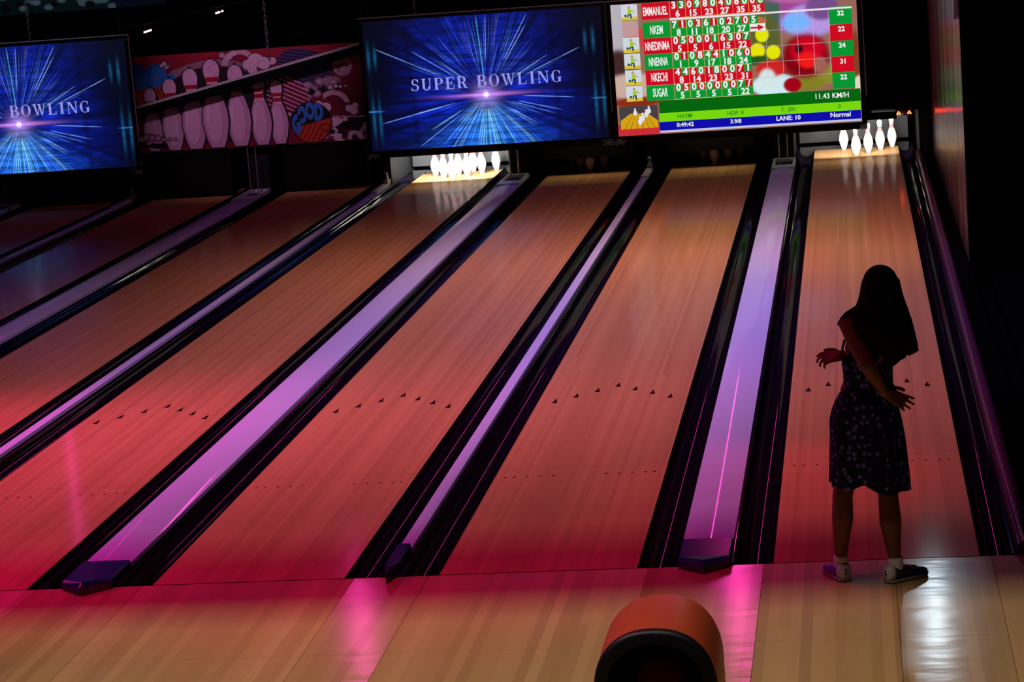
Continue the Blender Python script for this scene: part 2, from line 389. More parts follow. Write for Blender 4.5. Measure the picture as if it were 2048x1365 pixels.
# pin lamps and deck lamps under the masking (each deck has its own fittings)
for k, e, colr in ((0, 32, (1,.95,.88)), (3, 80, (1,.97,.93))):
    light('pin_lamp', 'AREA', (lanes[k]+LW/2, 17.78, .475), (lanes[k]+LW/2, 18.8, .33), e, colr, .95, .03, spec=0, spread=95)
for k, e in ((0, 2.2), (1, 1.6), (2, 1.3), (3, 1.6), (4, .10), (5, .06)):
    light('deck_lamp', 'AREA', (lanes[k]+LW/2, 17.82, .5), (lanes[k]+LW/2, 17.60, 0), e, (1,.84,.55), .95, .02, spec=0, spread=165)
for k in range(4):  # added shields that keep the deck lamps from reflecting in the lanes
    b = MB(); x0_, x1_ = lanes[k]+.02, lanes[k]+LW-.02
    b.box(x0_, x1_, 17.766, 17.774, .484, .56); b.box(x0_, x1_, 17.766, 17.92, .552, .56)
    if k in (0, 3): b.box(x0_+.1, x1_-.3, 17.90, 17.979, .556, .60)
    b.box(x0_, x0_+.02, 17.774, 17.92, .50, .552); b.box(x1_-.02, x1_, 17.774, 17.92, .50, .552)
    tag(b.build('added_lamp_shield', M_blk2), 'slim black shield added before the deck lamp of the ' + lane_word(k), 'lamp shield', 'added pin deck lamp shields')
M_sw = mat('sweep_black', (.004,.004,.005), .8, .1)
for k in (1, 2, 4, 5, 6):
    b = MB(); b.box(lanes[k]-.02, lanes[k]+LW+.02, 17.93, 17.975, .215 if k < 3 else .03, .58)
    tag(b.build('sweep_board', M_sw, bevel=.004), 'lowered black sweep board hiding the pins of the ' + lane_word(k), 'sweep board', 'sweep boards')
# red sensor LEDs on the narrow dividers
tcol = 0
for k, xc, w_ in ((0, 1.127, 'beside the rightmost pins'), (3, divs[1][0]*0+(divs[1][0]+divs[1][1])/2, 'above the second narrow divider'), (4, (divs[3][0]+divs[3][1])/2, 'left of the brightly lit pins')):
    t = empty('sensor_light', (xc, 17.95, .53)); tag(t, 'pair of small red indicator lights ' + w_, 'indicator light', 'red indicator lights')
    b = MB(); b.box(-.11, .11, .0, .03, -.035, .035); b.build('housing', M_blk, t, bevel=.004)
    for sx_ in (-.065, .065):
        b = MB()
        for dx, dz in ((0, .012), (-.015, -.008), (.015, -.008)): b.ball((sx_+dx, -.004, dz), .0085, 8)
        b.build('led_cluster', M_led, t, smooth=True)

# ------------------------------------------------------------------ pink light tubes high on the back wall
for x_, zb_, ln_, w_ in ((-1.24, 2.75, 3.75, 'above the gap between middle screen and scoreboard'), (-6.2, 5.15, 1.35, 'above the middle blue screen left side'), (-9.9, 2.75, 2.2, 'above the left blue screen')):
    t = empty('light_tube', (x_, 17.9, zb_)); tag(t, 'tall pink light tube on the back wall ' + w_, 'light tube', 'pink light tubes')
    b = MB(); b.tube([(0,0,.03), (0,0,ln_)], .028 if x_ > -9 else .0045, 12); b.build('glowing_tube', M_tube, t, smooth=True)
    b = MB(); b.box(-.05,.05,.0,.08,0,.03); b.box(-.05,.05,.0,.08,ln_,ln_+.03); b.box(-.02,.02,.03,.08,0,ln_+.03); b.build('holder', M_blk, t)
t = empty('light_tube', (1.1, 12.4, 3.95)); tag(t, 'short white light tube hanging above the rightmost lane', 'light tube')
b = MB(); b.tube([(0,0,0), (0,0,.5)], .03, 12); b.build('glowing_tube', M_tubew, t, smooth=True)
b = MB(); b.tube([(0,0,.5), (0,0,2.85)], .006, 6); b.build('hanging_rod', M_dkm, t)

# ------------------------------------------------------------------ pictures as coloured grids
def grid_panel(name, x0, x1, z0, z1, y, nx, nz, img, material, parent):
    # img: (nz, nx, 3) linear colours, row 0 at the bottom; faces -Y
    X, Z = np.meshgrid(np.linspace(x0, x1, nx), np.linspace(z0, z1, nz))
    co = np.stack([X, np.full_like(X, y), Z], -1).reshape(-1, 3).astype(np.float32)
    i = np.arange(nx*nz).reshape(nz, nx)
    q = np.stack([i[:-1,:-1], i[:-1,1:], i[1:,1:], i[1:,:-1]], -1).reshape(-1, 4)
    me = bpy.data.meshes.new(name); me.vertices.add(nx*nz); me.vertices.foreach_set('co', co.ravel())
    me.loops.add(q.size); me.loops.foreach_set('vertex_index', q.ravel().astype(np.int32))
    me.polygons.add(len(q)); me.polygons.foreach_set('loop_start', (np.arange(len(q))*4).astype(np.int32))
    me.update(calc_edges=True)
    ca = me.color_attributes.new('Col', 'FLOAT_COLOR', 'POINT')
    c4 = np.ones((nx*nz, 4), np.float32); c4[:, :3] = img.reshape(-1, 3); ca.data.foreach_set('color', c4.ravel())
    me.materials.append(material)
    o = link(bpy.data.objects.new(name, me)); o.parent = parent
    return o
def l3(*c): return np.array(lin(c))
def smooth_noise(rs, nz, nx, a, b_):
    g = rs.rand(a+1, b_+1); yy = np.linspace(0, a, nz, endpoint=False); xx = np.linspace(0, b_, nx, endpoint=False)
    y0 = yy.astype(int); x0 = xx.astype(int); fy = (yy-y0)[:, None]; fx = (xx-x0)[None]
    fy = fy*fy*(3-2*fy); fx = fx*fx*(3-2*fx)
    return (g[y0][:, x0]*(1-fy)*(1-fx) + g[y0+1][:, x0]*fy*(1-fx) + g[y0][:, x0+1]*(1-fy)*fx + g[y0+1][:, x0+1]*fy*fx)

def burst(nx, nz):
    rs = np.random.RandomState(3)
    U, W_ = np.meshgrid(np.linspace(-1.49, 1.49, nx), np.linspace(-.63, 1.0, nz))   # star at the origin, metres
    r = np.hypot(U, W_)+1e-4; th = np.arctan2(W_, U)
    img = np.zeros((nz, nx, 3))
    env = np.exp(-(U/np.where(W_ > 0, .92, 1.2))**4)*(.45+.55*np.exp(-(np.maximum(W_,0)/.8)**2))
    low = W_ < -.0
    blk = smooth_noise(rs, nz, nx, 90, 14)*.6 + smooth_noise(rs, nz, nx, 40, 26)*.6
    an = np.interp(th, np.linspace(-math.pi, math.pi, 160), rs.rand(160))
    field = env*(.10+.9*blk*an)*np.clip(r*2.2, .25, 1)
    field = field*np.where(low, np.clip(1.25-np.abs(U)/1.4, 0, 1)*1.25, 1)
    img += field[..., None]*np.array([.004, .026, .70])
    img += (np.where(low, np.exp(-(U/(.12-.75*np.minimum(W_,0)))**2)*np.clip(-W_*3,0,1)*blk*.45, 0))[..., None]*np.array([.03,.42,.95])
    def ray(a, r0, r1, w_, s, c):
        d = (th-a+math.pi) % (2*math.pi) - math.pi
        mk = np.exp(-(d*r/w_)**2)*np.clip((r-r0)*9, 0, 1)*np.clip((r1-r)*9, 0, 1)*(np.abs(d) < .4)
        return (mk*s)[..., None]*np.array(c)
    cs = ([.16,.35,1], [.1,.3,1], [.35,.35,1], [.15,.6,1])
    for i in range(115):
        a = rs.uniform(.12, math.pi-.12) if i % 2 else math.pi/2 + rs.randn()*.55
        r0 = rs.uniform(.15, .6); img += ray(a, r0, r0+rs.uniform(.15, .6), .0024, rs.uniform(.08, .45), cs[rs.randint(4)])
    for i in range(130):
        a = -math.pi/2 + rs.randn()*.62
        if a < -math.pi+.12 or a > -.12: continue
        r0 = rs.uniform(.06, .4); img += ray(a, r0, r0+rs.uniform(.1, .7), .0032, rs.uniform(.1, .55), ([.25,.8,1], [.2,.5,1], [.4,.9,1], [.15,.4,1])[rs.randint(4)])
    for ux, wz in ((-1.366,.66),(-.9,.6),(-.55,.45),(.577,.98),(.56,.85),(1.21,.52),(.8,.45),(.94,-.25),(1.1,-.1),(-1.34,-.29),(-.88,-.61),(-.72,-.4),(.59,-.63),(.62,-.4),(-.95,-.2),(.06,.99)):
        a = math.atan2(wz, ux); R_ = math.hypot(ux, wz); img += ray(a, R_*.4, R_, .0036, .95, [.25,.45,1])
    img += ray(math.pi/2+.06, .15, 1.0, .006, .7, [.1,.55,1])
    for gx in (-.92, .88): img *= (1-.45*np.exp(-((U-gx+W_*.03)/.035)**2))[..., None]  # shadows of the frame bars, painted into the picture both ways
    for gz in (.82, .4, -.36): img *= (1-.3*np.exp(-((W_-gz)/.025)**2))[..., None]
    for ex, ez, h in ((-1.44,.55,.13),(-1.36,.55,.1),(-1.43,-.22,.2),(-1.35,-.24,.2),(1.37,.6,.12),(1.27,.6,.1),(1.36,-.18,.22),(1.46,-.18,.2)):
        img += (np.exp(-((U-ex)/.018)**2-((W_-ez)/h)**2)*.16)[..., None]*np.array([.03,.45,1])
    img += (np.exp(-((W_+.13)/.008)**2)*np.clip(np.abs(U)-1.28, 0, .12)*4)[..., None]*np.array([.05,.4,1])
    img += (np.exp(-(W_/.022)**2-(U/.42)**2)*.75)[..., None]*np.array([.75,.25,.9])
    img += (np.exp(-(r/.13)**2)*.7)[..., None]*np.array([.5,.3,1]) + (np.exp(-(r/.024)**2)*2)[..., None]*np.array([1,.9,1])
    img *= (1-.35*(smooth_noise(rs, nz, nx, 140, 10) > .62))[..., None]
    img += np.array([.0012,.0018,.009])
    return np.clip(img, 0, 1.6)

# serif capitals built stroke by stroke in a unit box
def glyph(ch):
    P = []; T, t = .2, .07
    def R(x0, z0, x1, z1): P.append([(x0,z0),(x1,z0),(x1,z1),(x0,z1)])
    def Q(*p): P.append(list(p))
    def A(cx, cz, rx, rz, a0, a1, thick=T, thin=t, n=22):
        for i in range(n):
            q = []
            for a in (a0+(a1-a0)*i/n, a0+(a1-a0)*(i+1)/n):
                a = math.radians(a); k = thin+(thick-thin)*abs(math.cos(a))**1.4
                q.append(((cx+rx*math.cos(a), cz+rz*math.sin(a)), (cx+max(.01, rx-k)*math.cos(a), cz+max(.01, rz-thin-(k-thin)*.1)*math.sin(a))))
            P.append([q[0][0], q[1][0], q[1][1], q[0][1]])
    def stem(x, z0=0, z1=1, w=T, sb=True, st=True):
        R(x, z0, x+w, z1)
        if sb: R(x-.08, z0, x+w+.08, z0+.05)
        if st: R(x-.08, z1-.05, x+w+.08, z1)
    if ch == 'I': stem(.2); return P, .6
    if ch == 'L': stem(.1); R(.3,0,.72,.06); Q((.66,0),(.74,0),(.74,.3),(.7,.3)); return P, .8
    if ch == 'E': stem(.1); R(.3,0,.74,.06); R(.3,.94,.72,1); R(.3,.48,.55,.54); Q((.68,0),(.76,0),(.76,.28),(.72,.28)); Q((.66,1),(.74,1),(.74,.74),(.7,.74)); R(.53,.38,.58,.64); return P, .82
    if ch == 'P': stem(.1); R(.3,.94,.5,1); R(.3,.44,.5,.5); A(.5,.72,.28,.28,-90,90); return P, .82
    if ch == 'R': stem(.1); R(.3,.94,.5,1); R(.3,.47,.5,.53); A(.5,.735,.27,.265,-90,90); Q((.42,.5),(.6,.5),(.86,.0),(.64,.0)); R(.62,0,.93,.05); return P, .94
    if ch == 'B': stem(.1); R(.3,.94,.48,1); R(.3,.49,.5,.55); R(.3,0,.5,.06); A(.48,.765,.27,.235,-90,90); A(.5,.27,.31,.27,-90,90); return P, .86
    if ch == 'U': stem(.1,.32,1,T,False,True); R(.7,.3,.77,1); R(.62,.95,.86,1); A(.435,.32,.335,.33,180,360,.2,.08); return P, .92
    if ch == 'O': A(.45,.5,.42,.51,0,360,T,.05,36); return P, .92
    if ch == 'G':
        A(.45,.5,.42,.51,55,318,T,.05,30); R(.62,.05,.8,.42); R(.54,.38,.88,.43); Q((.66,.93),(.76,.99),(.76,.68),(.71,.68)); return P, .94
    if ch == 'S':
        A(.4,.735,.29,.275,25,250,.15,.06); A(.4,.28,.32,.29,-155,75,.17,.06)
        Q((.12,.62),(.32,.5),(.72,.38),(.5,.56)); Q((.62,.98),(.68,.98),(.68,.7),(.63,.7)); Q((.07,.02),(.12,.02),(.12,.32),(.07,.32)); return P, .78
    if ch == 'N': R(.1,0,.17,1); R(.02,0,.27,.05); R(.78,0,.85,1); R(.68,.95,.94,1); R(0,.95,.2,1); Q((.08,1),(.32,1),(.85,0),(.72,0)); return P, .98
    if ch == 'W':
        for o in (0, .42): Q((.04+o,1),(.25+o,1),(.45+o,0),(.34+o,0)); Q((.37+o,0),(.43+o,0),(.66+o,1),(.6+o,1))
        R(-.03,.95,.34,1); R(.42,.95,.74,1); R(.92,.95,1.16,1); return P, 1.18
    return P, .45
def serif_text(text, x0, x1, z0, h, y):
    b = MB(); adv = []; tot = 0; gap = .16
    for ch in text:
        P, wd = glyph(ch); adv.append((P, wd)); tot += wd+gap
    sc = (x1-x0)/(tot-gap); cx = x0
    for P, wd in adv:
        for q in P:
            pts = [(cx+a*sc, y, z0+z*h) for a, z in q]
            ar = sum(pts[i][0]*pts[(i+1) % len(pts)][2]-pts[(i+1) % len(pts)][0]*pts[i][2] for i in range(len(pts)))
            b.face(pts if ar > 0 else pts[::-1])
        cx += (wd+gap)*sc
    return b
def text_mesh(items, y, name, material, parent):
    # items: (string, x_center or left, z_base, height, width or None, align, bold)
    V = []; F = []
    for (s, x_, z, h, wd, al, bold) in items:
        cu = bpy.data.curves.new('t', 'FONT'); cu.body = s; cu.size = 1; cu.resolution_u = 3; cu.offset = bold
        o = bpy.data.objects.new('t', cu); COL.objects.link(o)
        bpy.context.view_layer.update(); dg = bpy.context.evaluated_depsgraph_get()
        me = bpy.data.meshes.new_from_object(o.evaluated_get(dg))
        vs = [tuple(v.co) for v in me.vertices]; fs = [tuple(p.vertices) for p in me.polygons]
        bpy.data.objects.remove(o); bpy.data.curves.remove(cu); bpy.data.meshes.remove(me)
        if not vs: continue
        a0 = min(v[0] for v in vs); a1 = max(v[0] for v in vs); b0 = 0; b1 = .729
        if all(c in '.:' for c in s): b1 = 1
        sz = h/b1; sx_ = sz if wd is None else wd/(a1-a0)
        off = {'c': -(a0+a1)/2, 'l': -a0, 'r': -a1}[al]
        n = len(V); V += [(x_+(v[0]+off)*sx_, y, z+v[1]*sz) for v in vs]; F += [tuple(n+i for i in f) for f in fs]
    b = MB(); b.v = V; b.f = F; b.m = [0]*len(F)
    return b.build(name, material, parent)

M_em = attr_mat('screen_picture', True, 1.15)
M_frame = mat('frame_black', (.003,.0035,.004), .35, .25)
M_wrap = mat('clear_wrap', (.75,.8,.8), .15, .6)
M_serif = em('serif_lilac', (150,150,232), 1.0)
SW, SH = 3.085, 1.745
def screen_shell(cx, label):
    t = empty('projection_screen', (cx, 17.58, .4)); tag(t, label, 'screen', 'screens over the lane ends')
    hx = SW/2
    b = MB()
    b.box(-hx, hx, .0, .07, 0, .095); b.box(-hx, hx, .0, .07, SH-.055, SH); b.box(-hx, -hx+.05, .0, .07, .095, SH-.055); b.box(hx-.05, hx, .0, .07, .095, SH-.055)
    b.box(-hx+.05, hx-.05, .03, .07, .095, SH-.055)
    b.build('frame', M_frame, t, bevel=.004)
    b = MB()
    b.tube([(-hx, -.004, SH+.002), (hx, -.004, SH+.002), (hx+.004, -.004, .4)], .008, 6)
    b.build('edge_wrap', mat('edge_film', (.5,.62,.6), .3, .6), t)
    rs = random.Random(int(cx*10)); b = MB()
    for sx_, px in ((-1, -hx), (1, hx)):
        for q in range(5):
            p = [(px, -.006, .0)]
            for j in range(4): p.append((px-sx_*rs.uniform(.01,.13)*(j+1)/3, -.008-rs.random()*.012, rs.uniform(-.02,.07)))
            b.tube(p, .0042, 5)
    b.build('corner_film', M_wrap, t)
    return t
bimg = burst(560, 306)
for cx, lab in ((-3.965, 'middle screen with blue light burst and the words SUPER BOWLING'), (-9.99, 'left screen with blue light burst, cut by the picture edge')):
    t = screen_shell(cx, lab)
    p = grid_panel('display', -1.49, 1.49, .09, 1.70, -.003, 560, 306, bimg, M_em, t)
    serif_text('SUPER BOWLING', -.94, .96, .81, .145, -.006).build('lettering', M_serif, t)

# scoreboard screen ------------------------------------------------------------
RED, GRN = (205,8,32), (0,150,48)
t = screen_shell(-.865, 'right scoreboard screen with red and green name rows')
OX, OZ = -.865, .4
def gx(x_): return x_-OX
def gz(z): return z-OZ
nx, nz = 300, 170
rs = np.random.RandomState(5)
X, Z = np.meshgrid(np.linspace(-2.355, .615, nx), np.linspace(.49, 2.10, nz))
bg = np.ones((nz, nx, 3))*l3(150,120,120)
def blob(img, x_, z_, rx, rz, c, soft=.25, a=1.0):
    d = np.hypot((X-x_)/rx, (Z-z_)/rz); k = (1/(1+np.exp((d-1)/soft*4))*a)[..., None]
    return img*(1-k)+np.array(c)*k
bg = bg*0+l3(140,95,80)
bg = blob(bg, -2.3, 1.9, .25, .5, l3(170,165,175)); bg = blob(bg, -2.3, 1.35, .2, .2, l3(60,35,35)); bg = blob(bg, -2.15, 1.1, .4, .15, l3(190,160,150))
bg = blob(bg, -2.1, .56, .5, .09, l3(190,40,50)); bg = blob(bg, -1.95, 1.68, .25, .12, l3(190,60,60)); bg = blob(bg, -2.1, .9, .3, .06, l3(130,40,20))
bg = blob(bg, -.2, 1.95, .35, .3, l3(150,60,140)); bg = blob(bg, -.45, 1.9, .15, .4, l3(60,90,80)); bg = blob(bg, .05, 1.75, .3, .2, l3(170,140,215)); bg = blob(bg, -.12, 1.74, .17, .12, l3(110,170,240), .4)
bg = blob(bg, .05, 2.05, .5, .08, l3(170,90,150)); bg = blob(bg, .2, 1.9, .2, .15, l3(110,70,130)); bg = blob(bg, .45, 2.1, .2, .05, l3(190,30,40))
bg = blob(bg, -.5, 1.55, .18, .35, l3(80,90,40)); bg = blob(bg, -.58, 1.78, .1, .06, l3(180,100,60))
for c in ((-.535,1.62,.08,.09),(-.60,1.43,.09,.09),(-.41,1.40,.085,.085)): bg = blob(bg, *c, l3(215,215,0), .15)
bg = blob(bg, -.6, 1.31, .12, .06, l3(30,80,20)); bg = blob(bg, -.3, 1.17, .2, .15, l3(120,40,30)); bg = blob(bg, .2, 1.1, .25, .12, l3(130,130,40)); bg = blob(bg, -.05, .99, .25, .08, l3(120,120,30))
bg = blob(bg, -.02, 1.33, .29, .27, l3(120,0,12), .2); bg = blob(bg, -.0, 1.4, .2, .16, l3(190,0,30), .3); bg = blob(bg, -.1, 1.42, .05, .05, l3(60,0,10), .3); bg = blob(bg, .0, 1.28, .12, .1, l3(225,20,20), .3); bg = blob(bg, .15, 1.2, .08, .1, l3(150,90,80), .3)
bg = blob(bg, -.42, 1.0, .27, .14, l3(195,220,225), .15); bg = blob(bg, -.45, 1.2, .18, .1, l3(190,30,30), .25); bg = blob(bg, -.5, 1.08, .1, .12, l3(200,215,215), .3); bg = blob(bg, -.2, .99, .11, .09, l3(150,0,20), .15)
bg = blob(bg, .58, 1.3, .05, .3, l3(120,60,30)); bg = blob(bg, .6, .95, .06, .1, l3(210,200,180))
bg = bg*(.94+.12*rs.rand(nz, nx, 1))
grid_panel('display', gx(-2.355), gx(.615), gz(.49), gz(2.10), -.003, nx, nz, bg, M_em, t)
def rects(name, items, y):
    mats_ = {}; ml = []; b = MB()
    for i_, (a, c, z0, z1, rgb) in enumerate(items):
        if rgb not in mats_: mats_[rgb] = len(ml); ml.append(em(name+'_colour', rgb))
        yy = y-i_*.00003; b.face([(gx(a), yy, gz(z0)), (gx(c), yy, gz(z0)), (gx(c), yy, gz(z1)), (gx(a), yy, gz(z1))], mats_[rgb])
    return b.build(name, ml, t)
rows = [('EMMANUEL', '3309804080'+'00', (6,15,23,27,35,35), RED, 2.10, 1.897), ('NKEM', '71036102705', (8,11,18,20,27), GRN, 1.862, 1.668), ('NNEDINMA', '0500016307', (5,5,6,15,22), RED, 1.665, 1.474),
        ('NNENNA', '0108441060', (1,9,17,18,24), GRN, 1.472, 1.282), ('NKECHI', '4460180071', (8,14,23,23,31), RED, 1.280, 1.092), ('SUGAR', '050000007/', (5,5,5,5,22), GRN, 1.090, .904)]
R_ = []; TX = []; NM = []; GL = []
for (nm, thr, cum, c, zt, zb) in rows:
    oc = GRN if c == RED else RED
    R_.append((-1.978, -1.642, zb, zt-.004, c)); n = len(cum)
    R_.append((-1.635, -1.635+.1915*n, zb, zt-.004, c))
    wn = {'EMMANUEL': .30, 'NKEM': .155, 'NNEDINMA': .30, 'NNENNA': .235, 'NKECHI': .2, 'SUGAR': .185}[nm]
    NM.append((nm, -1.81, zb+.047, .105, wn, 'c', .02))
    zm = zb+(zt-zb)*.5
    for i, v in enumerate(cum):
        x0 = -1.635+.1915*i
        if 2*i+1 < len(thr): R_.append((x0+.098, x0+.185, zm+.008, zt-.006, oc))
        TX.append((str(v), x0+.095, zb+.012, .076, None, 'c', .03))
        GL.append((x0, x0+.004, zb, zt, (232,200,90) if i % 2 else (240,150,130)))
    for i, d in enumerate(thr): TX.append((d, -1.635+.0957*i+.05, zm+.012, .082, None, 'c', .035))
    GL.append((-1.635, -1.635+.1915*n, zm-.001, zm+.002, (120,200,110) if c == GRN else (220,60,70)))
    GL.append((-1.635, -1.635+.1915*n, zb-.003, zb+.001, (235,225,140)))
R_.append((-.677, -.577, 1.765, 1.862, GRN))
R_ += [(-.677, -.487, 1.668, 1.76, (238,232,232))]
for zt, zb, c in ((2.10,2.005,RED),(1.90,1.686,GRN),(1.683,1.488,RED),(1.485,1.300,GRN),(1.297,1.107,RED),(1.104,.908,GRN)): R_.append((.284, .553, zb, zt, c))
R_ += [(-1.838,.612,.745,.898,(0,100,12)), (-1.842,.608,.637,.745,(120,214,12)), (-1.844,.606,.530,.637,(10,10,170)), (-1.844,.606,.505,.530,(190,195,225)), (-1.64,.555,1.868,1.890,(235,225,232))]
for i in range(6):
    zt = 2.089-.1985*i
    if i == 1: R_.append((-2.228,-2.03,zt-.19,zt,(190,150,150))); continue
    R_.append((-2.228,-2.03,zt-.19,zt,(205,214,222))); R_.append((-2.228,-2.03,zt-.19,zt-.145,(214,190,60))); R_.append((-2.228,-2.03,zt-.192,zt-.187,(40,30,20)))
R_ += [(-2.33,-1.855,.60,.852,(70,62,66))]
rects('score_cells', R_, -.006)
for i in range(5):
    GL.append((-.49+.19*i, -.486+.19*i, 1.1, 1.86, (190,180,190)))
    if i < 4: GL.append((-.67, .28, 1.285+.19*i-.19, 1.289+.19*i-.19, (190,175,185)))
rects('grid_lines', GL, -.0105)
M_wt = em('text_white', (238,240,240)); M_gt = em('text_green', (0,120,20))
text_mesh([(s, gx(x_), gz(z), h, wd, al, bo) for s, x_, z, h, wd, al, bo in TX+NM] +
          [(s, gx(.42), gz(z), .06, None, 'c', .03) for s, z in (('32',1.79),('22',1.60),('24',1.405),('31',1.21),('22',1.02))] +
          [('11.43 KM/H', gx(.27), gz(.80), .066, .4, 'c', .012), ('0:49:42', gx(-1.53), gz(.566), .052, None, 'c', .02), ('3.9/8', gx(-.91), gz(.568), .05, None, 'c', .02),
           ('LANE: 10', gx(-.27), gz(.566), .055, None, 'c', .02), ('Normal', gx(.36), gz(.568), .058, None, 'c', .02)], -.0135, 'lettering', M_wt, t)
text_mesh([('NKEM', gx(-1.53), gz(.672), .05, None, 'c', .01), ('HDP: 0', gx(-.91), gz(.672), .05, None, 'c', .01), ('T: 201', gx(-.27), gz(.672), .052, None, 'c', .01), ('0', gx(.35), gz(.675), .05, None, 'c', .01)], -.0135, 'lettering', M_gt, t)
b = MB(); ay = -.0135
for q in ([(-.67,1.70),(-.58,1.70),(-.58,1.722),(-.67,1.722)], [(-.58,1.675),(-.5,1.711),(-.58,1.75)]): b.face([(gx(x_), ay, gz(z)) for x_, z in q])
b.build('turn_arrow', em('arrow_red', (200,20,30)), t)
# little player pictures: a bowler clip-art of flat shapes
sk, gr, dk = em('figure_skin', (200,150,120)), em('figure_green', (160,200,40)), em('figure_dark', (40,70,90))
for i in range(6):
    if i == 1: continue
    z0 = 2.089-.1985*i-.19; cx0 = -2.125; b = MB()
    def disc(cx1, cz1, rx, rz, m_): b.face([(gx(cx1+rx*math.cos(a*math.pi/6)), -.0135-m_*.0004, gz(cz1+rz*math.sin(a*math.pi/6))) for a in range(12)], m_)
    disc(cx0-.005, z0+.155, .018, .02, 0)
    b.face([(gx(a), -.0139, gz(z0+c)) for a, c in ((cx0-.025,.08),(cx0+.02,.078),(cx0+.028,.13),(cx0-.02,.137))], 1)
    b.face([(gx(a), -.0137, gz(z0+c)) for a, c in ((cx0+.02,.115),(cx0+.065,.09),(cx0+.062,.102),(cx0+.02,.132))], 0)
    b.face([(gx(a), -.0143, gz(z0+c)) for a, c in ((cx0-.02,.08),(cx0-.035,.045),(cx0-.02,.04),(cx0+.0,.075))], 2)
    b.face([(gx(a), -.0143, gz(z0+c)) for a, c in ((cx0-.005,.08),(cx0+.01,.02),(cx0+.025,.02),(cx0+.022,.08))], 2)
    disc(cx0-.05, z0+.06, .016, .016, 2)
    b.build('player_picture', [sk, gr, dk], t)
b = MB()
def q3(p, m_, y): b.face([(gx(a), y, gz(c)) for a, c in p], m_)
q3([(-2.32,.575),(-1.86,.575),(-1.86,.66),(-1.99,.76),(-2.2,.76),(-2.32,.68)], 0, -.0135)
for i in range(6): q3([(-2.28+.075*i,.575),(-2.272+.075*i,.575),(-2.16+.032*i,.75),(-2.163+.032*i,.75)], 1, -.0138)
for px_, pz_, s_ in ((-2.135,.735,.8),(-1.965,.75,.85),(-2.0,.71,.85),(-2.045,.665,.9),(-2.08,.62,.95)):
    pr = [(.014,0),(.03,.035),(.026,.06),(.011,.08),(.015,.1),(.008,.112)]
    q3([(px_+a*s_, pz_+c*s_) for a, c in pr]+[(px_-a*s_, pz_+c*s_) for a, c in pr[::-1]], 2, -.0141)
b.build('pin_picture', [em('picture_yellow', (212,160,20)), em('picture_line', (120,80,20)), em('picture_white', (225,225,230))], t)

# ------------------------------------------------------------------ mural on the masking
nx, nz = 640, 256
X, Z = np.meshgrid(np.linspace(-8.62, -5.42, nx), np.linspace(.615, 1.84, nz))
rs = np.random.RandomState(11)
mu = np.ones((nz, nx, 3))*np.array([.20,.008,.02])
def put(mask, c, a=1.0):
    global mu
    k = (np.clip(mask, 0, 1)*a)[..., None]; mu = mu*(1-k)+np.array(c)*k
def ell(x_, z_, rx, rz, rot=0, e=.012):
    c, s = math.cos(rot), math.sin(rot); dx, dz = X-x_, Z-z_
    u, v = (dx*c+dz*s)/rx, (-dx*s+dz*c)/rz
    return np.clip((1-np.hypot(u, v))*min(rx, rz)/e+.5, 0, 1)
def ell_line(x_, z_, rx, rz, wd, rot=0): return ell(x_, z_, rx+wd, rz+wd, rot)*(1-ell(x_, z_, rx-wd, rz-wd, rot))
INK = [.006,.004,.012]; WHT = [.78,.66,.78]; BLU = [.02,.2,.62]; ORG = [.55,.06,.02]
nf = smooth_noise(rs, nz, nx, 5, 12)
put((nf > .5)*1., [.2,.01,.05], .6); put(np.clip((Z-1.62)*6, 0, 1)*(nf*.6+.4), [.42,.012,.03], .7)
put(np.clip((X+6.2)*2, 0, 1)*np.clip((1.5-Z)*3, 0, 1), [.05,.006,.02], .9)
# dark middle with a rounded arch of rubble behind the pins
put(ell(-7.5, 1.2, .8, .52), [.015,.01,.012])
for i in range(60):
    a = math.pi*(.05+.9*i/59); r1 = .82+rs.randn()*.03
    if a < .5 or 1.0 < a < 3: put(ell(-7.5+r1*math.cos(a), 1.15+.55*math.sin(a), .055+rs.rand()*.04, .04, a+1.6), [.3,.2,.24])
def puffs(pts, c=WHT, ink=.014):
    for x_, z_, r_ in pts: put(ell(x_, z_, r_+ink, (r_+ink)*.85), INK)
    for x_, z_, r_ in pts: put(ell(x_, z_, r_, r_*.85), c)
    for x_, z_, r_ in pts: put(ell_line(x_-.01, z_-.008, r_*.55, r_*.45, .004), [.15,.08,.16], .45)
# blue cloud and orange rough ball on the left
for i in range(42): put(ell(-8.52+.36*rs.rand(), 1.52+.2*rs.rand()*(1-abs(rs.rand()-.3)), .07, .06), BLU if rs.rand() > .35 else [.01,.1,.42])
put(ell(-8.33, 1.33, .27, .25), ORG)
st = (np.sin((X*.8+Z*.5)*120+8*smooth_noise(rs, nz, nx, 8, 20)) > .3)
put(ell(-8.33, 1.33, .26, .24)*st, [.08,.01,.01], .8)
for i in range(16): put(ell(-8.55+.5*rs.rand(), 1.46+.12*rs.rand(), .06, .05), BLU)
puffs([(-8.16,1.71,.025),(-8.12,1.73,.03),(-8.1,1.68,.02),(-8.07,1.7,.015)])
